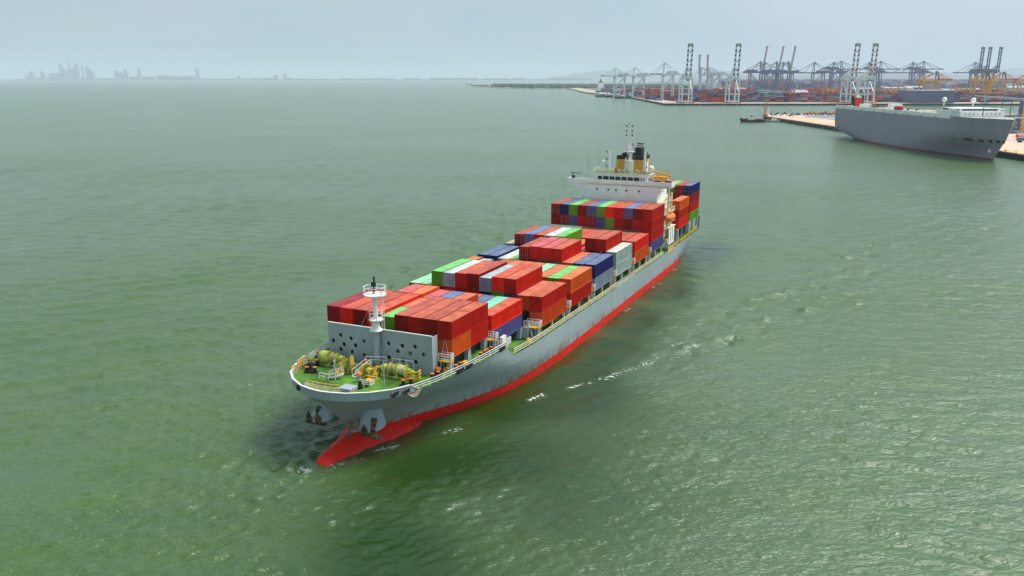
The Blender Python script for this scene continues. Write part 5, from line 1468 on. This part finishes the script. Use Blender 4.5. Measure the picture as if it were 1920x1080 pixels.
for k in range(14):
    px = 1445 + k*4.4 + rr.uniform(-1, 1); y = rr.uniform(1120, 1185)
    if px > 1508: break
    q = MB(); q.box(-2, -1, 0, 2, 1, 1.6); q.box(-1, -.8, 1.6, 1, .8, 2.4)
    o = q.build('equipment_crate', [M_dark, M_lgrey, M_shed][k % 3], None, (at(px, y, 4), y, 4.03), rr.uniform(0, 3)); tag(o, f"small {['black', 'grey', 'slate'][k % 3]} equipment crate, {ORD[k] if k < 11 else 'last'} from the tug's end of the tan quay", 'crate', 'crates on the tan quay')
# parked cars
carb = MB()
carb.loft([[(-2.25,-.88,.25),(2.25,-.88,.25),(2.25,.88,.25),(-2.25,.88,.25)], [(-2.2,-.9,.85),(2.2,-.9,.75),(2.2,.9,.75),(-2.2,.9,.85)]])
carb.cur = 1; carb.loft([[(-1.9,-.84,.85),(1.1,-.84,.82),(1.1,.84,.82),(-1.9,.84,.85)], [(-1.4,-.68,1.42),(.4,-.68,1.42),(.4,.68,1.42),(-1.4,.68,1.42)]])
carb.cur = 2
for sx in (-1.4, 1.4):
    for sy in (-.8, .8): carb.tube((sx, sy-.12, .32), (sx, sy+.12, .32), .32, 8)
c0 = carb.build('parked_car', [M_white, M_glass, M_black])
car_me = c0.data; bpy.data.objects.remove(c0)
CARC = [('white', M_white), ('white', M_white), ('silver', M_lgrey), ('black', M_dark), ('red', M_redp), ('white', M_white), ('dark blue', M_cd)]
nc = 0
for row in range(46):
    y = 765 + row*9.0
    x = at(1868, y, 4)
    zone = (ORD[row // 4] if row // 4 < 11 else 'last') + " band of rows from its near end"
    while x < at(1926, y, 4):
        if nc < 290 and rr.random() < .82 and y < 1135 and not (abs(y-780) < 12):
            cw_, cm_ = rr.choice(CARC)
            o = bpy.data.objects.new('parked_car', car_me); COL.objects.link(o)
            o.location = (x, y, 4.04); o.rotation_euler[2] = math.pi/2
            o.material_slots[0].link = 'OBJECT'; o.material_slots[0].material = cm_
            tag(o, f"{cw_} car on the quay lot, {zone}", 'car', f"{cw_} cars, {zone}"); nc += 1
        x += 2.7
# yellow tower crane and stacked red boxes by the right edge
tw = empty('tower_crane', (at(1917, 770, 4), 770, 4.03)); tag(tw, "yellow lattice tower on the quay at the right edge, beside the car carrier's bow", 'tower crane')
q = MB()
for sx in (-1.3, 1.3):
    for sy in (-1.3, 1.3): q.bar((sx, sy, 0), (sx, sy, 36), .5)
for k in range(12):
    z = k*3
    q.bar((-1.3, -1.3, z), (1.3, -1.3, z+3), .28); q.bar((1.3, -1.3, z), (-1.3, -1.3, z+3), .28); q.bar((-1.3, -1.3, z), (-1.3, 1.3, z+3), .28); q.bar((-1.3, -1.3, z), (1.3, -1.3, z), .3)
q.build('tower', M_cy, tw)
q = MB(); q.box(-3, -3, 0, 3, 3, 1.2); q.build('tower_base', M_conc, tw)
q = MB(); q.bar((-3, 0, 36), (26, 0, 36.5), 1.0); q.box(-4, -1.2, 35, -1, 1.2, 38); q.build('jib', M_cy, tw)
for k, (px, y, m, nm) in enumerate(((1912, 690, M_redp, 'red'), (1916, 672, M_redp, 'red'), (1914, 655, M_shed, 'slate'))):
    tr = empty('box_trailer', (at(px, y, 4)+3, y, 4.03)); tag(tr, f"{nm} box trailer on the quay at the right edge, {['farthest','middle','nearest'][k]} of three", 'trailer', None)
    q = MB(); q.box(-6, -1.25, 1.2, 6, 1.25, 3.9); q.build('box_body', m, tr)
    q = MB(); q.box(-6, -1.26, 3.9, 6, 1.26, 4.0); q.build('roof', M_white, tr)
    for sx in (-4.5, -3.2, 4):
        q = MB(); q.tube((sx, -1.2, .55), (sx, 1.2, .55), .55, 8); q.build('wheel', M_black, tr)
for k in range(9):
    q = MB(); q.tube((0, 0, 0), (0, 0, .7), .45, 10); q.tube((0, 0, .7), (0, 0, .85), .6, 10)
    o = q.build('mooring_bollard', M_black, None, (334.6, 514+12*k, 4.02)); tag(o, "black mooring bollard on the quay edge off the car carrier's bow", 'bollard', 'quay edge bollards')

# ---- wooded spit left of the port
M_leaf = paint('leaf_green', (0.055, 0.085, 0.035), .9, .45, .02)
q = MB()
sp = [(-335, 5740), (-215, 5180), (-60, 4700), (84, 4330), (460, 4270), (900, 4260), (1500, 5300), (400, 5600), (100, 5900), (-200, 5850)]
n = len(sp)
q.poly([(x, y, 2.6) for x, y in sp] + [(x, y, -3) for x, y in sp], [tuple(range(n))] + [(i, (i+1) % n, n+(i+1) % n, n+i) for i in range(n)])
tag(q.build('spit_ground', M_conc), kind='structure')
q = MB(); rs = random.Random(21)
def inside(x, y):
    c = False; j = n - 1
    for i in range(n):
        if (sp[i][1] > y) != (sp[j][1] > y) and x < (sp[j][0]-sp[i][0])*(y-sp[i][1])/(sp[j][1]-sp[i][1]) + sp[i][0]: c = not c
        j = i
    return c
k = 0
while k < 1500:
    x, y = rs.uniform(-260, 1000), rs.uniform(4330, 5700)
    if not inside(x, y) or not inside(x-14, y-45): continue
    r = rs.uniform(7, 15)
    if x < -120: r *= .5
    c = (x, y, 2.6 + r*.55)
    m_, n2 = 4, 7
    rings = []
    for a in range(m_+1):
        t = math.pi*a/m_; rg = max(math.sin(t), .05)
        rings.append([(c[0]+r*rg*math.cos(2*math.pi*i/n2+a)*rs.uniform(.75, 1.2), c[1]+r*rg*math.sin(2*math.pi*i/n2+a)*rs.uniform(.75, 1.2), c[2]-r*.62*math.cos(t)*rs.uniform(.8, 1.15)) for i in range(n2)])
    q.loft(rings); k += 1
o = q.build('spit_forest', M_leaf); tag(o, "low dark green woodland covering the flat spit left of the port", 'woodland', kind='stuff')
for px, y in ((877, 5600), (884, 5480)):
    r_ = empty('tree', (at(px, y), y, 2.6)); tag(r_, "lone dark tree at the tip of the spit, " + ("the outermost one" if px < 880 else "the inner one of two"), 'tree', None)
    t_ = MB(); t_.tube((0, 0, 0), (0, 0, 8), .8, 6, .4); t_.build('trunk', M_dark, r_)
    t_ = MB()
    for _ in range(60):
        v = Vector((rs.gauss(0, 1), rs.gauss(0, 1), rs.gauss(0, .7))).normalized()*rs.uniform(2, 7); t_.cbox((v.x, v.y, 11+v.z*.8), (3, 3, 1.6))
    t_.build('crown', M_leaf, r_)

# ---- far shore, hills and the city across the bay
M_far = paint('far_land', (0.07, 0.075, 0.09), .9, .3, .002)
M_twr = paint('far_concrete', (0.36, 0.34, 0.42), .8, .15, .01)
q = MB(); rf_ = random.Random(8)
YS = 22000
x = at(-40, YS); 
while x < at(1100, YS):
    px = 960 + x/YS*F_PX
    wd = rf_.uniform(60, 420)
    h = rf_.uniform(25, 85) * (1 if px < 420 else .75) * (.5 if px < 75 else 1)
    if 225 < px < 420: h *= 1.3
    if 310 < px < 345: h += 30
    q.box(x, YS + rf_.uniform(0, 300), -1, x + wd, YS + 700, h)
    x += wd*.9
tag(q.build('far_shore', M_far), kind='structure')
def hill(name, Y, pts, dep, seed):
    q = MB(); rh = random.Random(seed); rings = []
    for (pa, ha), (pb, hb) in zip(pts[:-1], pts[1:]):
        for k in range(6):
            t = k/6; p = pa + (pb-pa)*t; h = ha + (hb-ha)*(t*t*(3-2*t)) + rh.uniform(-8, 8)
            X = at(p, Y); h = max(h, 1)
            rings.append([(X, Y, -2), (X, Y + dep*.3, h*.65), (X, Y + dep*.5, h), (X, Y + dep*.7, h*.7), (X, Y + dep, -2)])
    q.loft(rings, closed=False, caps=False)
    tag(q.build(name, M_far, smooth=True), kind='structure')
hill('hills', 26000, [(960, 1), (1010, 30), (1050, 110), (1100, 230), (1135, 300), (1180, 270), (1230, 150), (1290, 180), (1340, 300), (1380, 280), (1440, 180), (1560, 220), (1660, 260), (1740, 330), (1800, 250), (1860, 240), (1905, 330), (1980, 380), (2060, 200)], 3000, 3)
hill('hills', 19000, [(1300, 1), (1345, 60), (1420, 120), (1500, 90), (1620, 130), (1720, 190), (1790, 180), (1860, 120), (1960, 170), (2060, 60)], 2500, 4)
C20 = []
for k, (px, ty_, wd, kind) in enumerate([(53, 140, 6, 2), (62, 134, 8, 0), (83, 133, 7, 2), (100, 138, 9, 0), (109, 137, 6, 0), (117, 122, 4, 1), (124, 130, 8, 0), (134, 118, 5, 3), (140, 129, 7, 0), (147, 122, 7, 1), (157, 123, 3, 1), (167, 126, 7, 0), (176, 131, 7, 2), (221, 133, 8, 0), (230, 135, 5, 2), (238, 130, 8, 3), (263, 129, 6, 0), (372, 129, 6, 0), (448, 143, 5, 0), (518, 141, 7, 0), (535, 140, 5, 0)]):
    X = at(px, YS - 800); h = 52 + (147 - ty_) * 13.6; w2 = wd*6.7
    r_ = empty('tower_block', (X, YS - 800, 0))
    lb = {0: 'square topped', 1: 'slim spired', 2: 'slant topped', 3: 'tapering'}[kind]
    where = ["far left edge of the city", "second from the city's left end, broad", "third from the left, wedge shaped", "low block left of the skyline cluster", "low block touching the skyline cluster", "left end of the skyline cluster", "just right of the first spire",
             "the tallest in the middle of the skyline", "right beside the tallest one", "second tallest, right of the tallest", "thinnest of the skyline", "right part of the skyline cluster", "right end of the skyline cluster", "left of the three broad blocks",
             "middle of the three broad blocks", "right of the three broad blocks", "standing alone right of the broad blocks", "standing alone midway along the far shore", "small, right of the lone midway tower", "broad one, nearest the picture's middle", "narrow one, nearest the picture's middle"][k]
    tag(r_, f"hazy {lb} tower, {where}", 'tower block', 'city skyline across the bay')
    q = MB()
    if kind == 3: q.loft([[(sx*w2*s_, sy*w2*s_, z) for sx, sy in ((-1,-1),(1,-1),(1,1),(-1,1))] for z, s_ in ((0, 1), (h*.6, .95), (h*.9, .55), (h, .2))])
    elif kind == 2: q.loft([[(-w2,-w2,0),(w2,-w2,0),(w2,w2,0),(-w2,w2,0)], [(-w2,-w2,h),(w2,-w2,h*.6),(w2,w2,h*.6),(-w2,w2,h)]])
    else: q.box(-w2, -w2, 0, w2, w2, h*.94)
    q.build('tower_body', M_twr, r_)
    q = MB()
    if kind == 1: q.box(-w2*.5, -w2*.5, h*.94, w2*.5, w2*.5, h*.98); q.bar((0, 0, h*.98), (0, 0, h*1.05), w2*.3)
    else: q.box(-w2*.6, -w2*.6, h*.93 if kind != 2 else h*.6, w2*.3 if kind != 2 else -w2*.1, w2*.6, h*.985)
    q.build('roof_top', M_twr, r_)

# ------------------------------------------------------------------ water
# one sheet: fine cells where the waves are near, coarser with distance, out past the horizon
rows_y = []
y = 60.0
while y < 1700: rows_y.append(y); y += .27*(y/90)**1.32
st_ = rows_y[-1] - rows_y[-2]
while y < 62000: rows_y.append(y); st_ *= 1.09; y += st_
rows_y = [-3500, -1500, -600, -200, -60, 0, 30, 48, 55] + rows_y + [62000]
gy = np.array(rows_y)
nu = 860
u = np.linspace(-1, 1, nu)
ue = [1.02, 1.06, 1.15, 1.35, 1.8, 3, 6, 14, 40, 120, 400]
u = np.array([-q_ for q_ in ue[::-1]] + list(u) + ue)
Wy = .645*np.maximum(gy, 60) + 18
Xg = np.clip(u[None, :]*Wy[:, None], -48000, 48000)
Yg = np.repeat(gy[:, None], len(u), 1)
sy_ = np.gradient(gy)[:, None]; sx_ = (2*Wy/nu)[:, None]
res = np.maximum(sx_, sy_*.8) + 0*Xg
res[:, :11] = 1e3; res[:, -11:] = 1e3
rs_ = np.random.RandomState(4)
Zg = np.zeros_like(Xg)
def wave(lam, amp, ang, env=1.0):
    kx, ky = 2*math.pi/lam*math.cos(ang), 2*math.pi/lam*math.sin(ang)
    fade = np.clip((lam/res - 2.6)/2.0, 0, 1)
    ph = kx*Xg + ky*Yg + rs_.uniform(0, 6.28)
    return amp*np.sin(ph)*fade*env
side = 1/(1 + np.exp(-(Xg - .12*Yg)/ (18 + .05*np.abs(Yg))))       # wave trains differ on either side of the ship
gust = np.ones_like(Xg)
for l_, a_, p_ in ((90, .4, 1.), (47, 2.0, 2.), (160, 1.2, 4.), (33, 2.9, .5), (70, 5.1, 3.)):
    gust += .16*np.sin(2*math.pi/l_*(Xg*math.cos(a_) + Yg*math.sin(a_)) + p_)
for i in range(96):
    lam = 1.15 * (9.0 ** (rs_.uniform()**1.35))
    s_ = .036 if lam < 3 else .024 if lam < 5 else .016
    if i % 2: Zg += wave(lam, s_*lam/6.28, R(122) + rs_.normal(0, .5), (1-side)*1.3*gust)
    else: Zg += wave(lam, s_*lam/6.28, R(60) + rs_.normal(0, .5), side*1.3*gust)
# ship frame coordinates
dx_, dy_ = Xg - TX, Yg - TY
XA = dx_*math.sin(TH) + dy_*math.cos(TH); YP = dx_*math.cos(TH) - dy_*math.sin(TH)
AY = np.abs(YP)
def fbm(scale, seed, oct_=3):
    r2 = np.random.RandomState(seed); o = np.zeros_like(Xg)
    for k in range(14):
        a = r2.uniform(0, 6.28); l = scale * 2**r2.uniform(-1.2, .6)
        o += np.sin((Xg*math.cos(a) + Yg*math.sin(a))*2*math.pi/l + r2.uniform(0, 6.28))
    return o/math.sqrt(7)
n1, n2_, n3 = fbm(38, 1), fbm(14, 2), fbm(6, 3)
for (ang, lam, amp, w0, sl) in ((25, 6.2, .14, 13, .36), (31, 4.2, .09, 12, .40), (22, 9.5, .30, 14, .30), (27, 13.0, .24, 18, .22)):
    a = R(ang)
    ph = 2*math.pi/lam*(-math.sin(a)*XA + math.cos(a)*AY) + 0.7*n1 + .2*n2_
    arm = 15 + sl*XA
    env = np.exp(-((AY-arm)/(w0*.55 + .09*np.clip(XA, 0, 400)))**2)*(XA > -6)*np.exp(-np.clip(XA, 0, 900)/380)*np.clip((XA+6)/22, 0, 1)
    fade = np.clip((lam/res - 2.5)/2.5, 0, 1)
    Zg += amp*(.6 + .5*n2_)*np.sin(ph)*env*fade*(.75 + .35*n3)
# turbulent boundary along the sides, and water pushed up round the bulb
envs = np.exp(-((AY-15.5)/5)**2)*(XA > 14)*(XA < 165)*np.clip((XA-14)/25, 0, 1)
envb = np.exp(-(((XA+14)/15)**2 + ((YP+1)/11)**2))
envd = np.exp(-(((XA+24)/20)**2 + ((YP-14)/22)**2))
envw = np.exp(-((YP)/13)**2)*(XA > 150)*np.exp(-np.clip(XA-150, 0, 900)/260)
rr_ = np.hypot((XA+19)*1.0, YP)
for i in range(40):
    lam = 1.5*(3.6**rs_.uniform()); ang = rs_.uniform(0, 6.28)
    Zg += wave(lam, .018*lam**.8, ang, (envb*1.2*(YP < 1) + envs*.16 + envd*.35*(rr_ > 9) + envw*.4))
rr_ = np.hypot((XA+19)*1.0, YP)
Zg -= .35*np.exp(-((AY-6)/4.5)**2)*np.exp(-((XA+7)/10)**2)
Zg += .17*np.sin((rr_-3)*1.35 + n2_*.6)*np.exp(-rr_/13)*np.clip((2-YP)/8, 0, 1)
# foam
def seg_d(p, q):
    px, py = p; qx, qy = q
    t = np.clip(((XA-px)*(qx-px) + (YP-py)*(qy-py))/((qx-px)**2 + (qy-py)**2), 0, 1)
    return np.hypot(XA - px - t*(qx-px), YP - py - t*(qy-py))
foam = np.zeros_like(Xg)
for p, q_, wd, st in (((15, 16.2), (19, 18.0), .28, .9), ((24, 21.0), (34, 26.5), .25, .85), ((36, 27), (44, 30.5), .3, .7), ((-1, 10.8), (2.5, 12.2), .3, .7), ((55, 31), (60, 34), .3, .6),
                   ((-20, -1.4), (-18, 1.6), .5, .8), ((-17, 2.8), (-8, 5.4), .4, .45), ((76, 14.9), (79, 15.3), .3, .6), ((100, 14.9), (106, 15.1), .3, .6), ((122, 14.8), (128, 14.5), .35, .5), ((103, 50), (104, 51), .3, .5)):
    foam = np.maximum(foam, st*np.exp(-(seg_d(p, q_)/(wd*1.9))**2)*np.clip(.6 + .6*n3, 0, 1.2))
# water smoothed beside the hull; the mask also carries its painted reflection and shade
calm_shade = np.exp(-(((XA+14)/42)**2 + ((YP-24)/24)**2))*.9 + .85*np.exp(-((YP-17)/10)**2)*np.clip((XA+28)/40, 0, 1)**2*np.exp(-np.clip(XA-10, 0, 400)/120)
calm_shade += .8*np.exp(-((YP-18)/7)**2)*np.clip((XA-10)/30, 0, 1)*np.clip((165-XA)/20, 0, 1) + .6*np.exp(-(((XA-152)/10)**2 + ((YP-15)/8)**2))
calm_shade = np.clip(calm_shade*(1 + .25*n1), 0, 1)
Zg *= 1 - .30*np.clip(calm_shade, 0, 1)
nv = Xg.size
co = np.empty((nv, 3), np.float32); co[:, 0] = Xg.ravel(); co[:, 1] = Yg.ravel(); co[:, 2] = Zg.ravel()
ny_, nx_ = Xg.shape
idx = np.arange(nv).reshape(ny_, nx_)
quads = np.stack([idx[:-1, :-1], idx[:-1, 1:], idx[1:, 1:], idx[1:, :-1]], -1).reshape(-1, 4)
me = bpy.data.meshes.new('sea')
me.vertices.add(nv); me.vertices.foreach_set('co', co.ravel())
me.loops.add(quads.size); me.loops.foreach_set('vertex_index', quads.ravel().astype(np.int32))
me.polygons.add(len(quads)); me.polygons.foreach_set('loop_start', np.arange(0, quads.size, 4, dtype=np.int32))
me.polygons.foreach_set('use_smooth', np.ones(len(quads), bool))
me.update(calc_edges=True)
for nm, arr in (('foam', foam), ('calm_shade_mask', calm_shade)):
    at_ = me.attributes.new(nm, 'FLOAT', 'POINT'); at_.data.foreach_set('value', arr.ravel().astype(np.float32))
sea = bpy.data.objects.new('sea', me); COL.objects.link(sea); tag(sea, kind='structure')
m = bpy.data.materials.new('sea_water'); m.use_nodes = True
t = m.node_tree; N, L = t.nodes, t.links
bs = N['Principled BSDF']
bs.inputs['IOR'].default_value = 1.52
bs.inputs['Roughness'].default_value = 0.20
tc = N.new('ShaderNodeTexCoord')
def wnoise(scale, mapping=(1, 1, 1), det=3, rot=0.0):
    mp_ = N.new('ShaderNodeMapping'); mp_.inputs['Scale'].default_value = mapping; mp_.inputs['Rotation'].default_value = (0, 0, rot)
    L.new(tc.outputs['Object'], mp_.inputs[0])
    n_ = N.new('ShaderNodeTexNoise'); n_.inputs['Scale'].default_value = scale; n_.inputs['Detail'].default_value = det
    L.new(mp_.outputs[0], n_.inputs['Vector']); return n_.outputs['Fac']
def wrange(src, a, b, c=0., d=1.):
    r = N.new('ShaderNodeMapRange'); L.new(src, r.inputs[0])
    for k, v in ((1, a), (2, b), (3, c), (4, d)): r.inputs[k].default_value = v
    return r.outputs[0]
def wmix(fac, a, b):
    x = N.new('ShaderNodeMix'); x.data_type = 'RGBA'
    L.new(fac, x.inputs[0])
    for k, s_ in ((6, a), (7, b)):
        if isinstance(s_, tuple): x.inputs[k].default_value = (*s_, 1)
        else: L.new(s_, x.inputs[k])
    return x.outputs[2]
fa = N.new('ShaderNodeAttribute'); fa.attribute_name = 'foam'
ca = N.new('ShaderNodeAttribute'); ca.attribute_name = 'calm_shade_mask'
# silt: broad patches of greener and milkier water
c1 = wmix(wrange(wnoise(0.006, (1, 1.6, 1), 4), .38, .66), (0.058, 0.118, 0.028), (0.088, 0.145, 0.080))
c1 = wmix(wrange(wnoise(0.05, (1, 1.8, 1), 4), .4, .7, 0, .35), c1, (0.082, 0.150, 0.016))
c1 = wmix(wrange(ca.outputs['Fac'], 0, 1, 0, 1.0), c1, (0.012, 0.044, 0.003))  # near-black green painted in for the hull's reflection and shade
fm_ = N.new('ShaderNodeMath'); fm_.operation = 'MULTIPLY'; fm_.use_clamp = True
L.new(fa.outputs['Fac'], fm_.inputs[0]); L.new(wrange(wnoise(1.5, (1, 1, 1), 9), .50, .60, 0, 1.25), fm_.inputs[1])
c1 = wmix(fm_.outputs[0], c1, (.72, .76, .70))
L.new(c1, bs.inputs['Base Color'])
L.new(wrange(fm_.outputs[0], 0, 1, .20, .6), bs.inputs['Roughness'])
# ripples: three bump layers of different sizes
calmr = wrange(ca.outputs['Fac'], .15, 1, 1.0, .35)          # ripples are flattened where the hull has just pushed through
b1 = N.new('ShaderNodeBump'); b1.inputs['Distance'].default_value = .30; L.new(calmr, b1.inputs['Strength'])
L.new(wnoise(0.70, (1, 2.0, 1), 6, R(-24)), b1.inputs['Height'])
b2 = N.new('ShaderNodeBump'); b2.inputs['Distance'].default_value = .16; L.new(calmr, b2.inputs['Strength'])
L.new(wnoise(1.9, (1, 1.9, 1), 4, R(14)), b2.inputs['Height']); L.new(b1.outputs[0], b2.inputs['Normal'])
b3 = N.new('ShaderNodeBump'); b3.inputs['Distance'].default_value = .5; L.new(calmr, b3.inputs['Strength'])
L.new(wnoise(0.12, (1, 1.9, 1), 4, R(-34)), b3.inputs['Height']); L.new(b2.outputs[0], b3.inputs['Normal'])
L.new(b3.outputs[0], bs.inputs['Normal'])
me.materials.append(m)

# ------------------------------------------------------------------ haze over the bay
q = MB(); q.box(-50000, -4000, -6, 50000, 70000, 560)
hz = q.build('haze', M_white, recalc=True)
m = bpy.data.materials.new('haze'); m.use_nodes = True; t = m.node_tree; t.nodes.clear()
o_ = t.nodes.new('ShaderNodeOutputMaterial'); v_ = t.nodes.new('ShaderNodeVolumePrincipled')
v_.inputs['Color'].default_value = (0.80, 0.91, 1.0, 1); v_.inputs['Density'].default_value = 6.0e-5; v_.inputs['Anisotropy'].default_value = 0.0
t.links.new(v_.outputs[0], o_.inputs['Volume'])
hz.data.materials.clear(); hz.data.materials.append(m)
tag(hz, kind='stuff')
tag(hz, "pale blue haze hanging over the whole bay", 'haze')
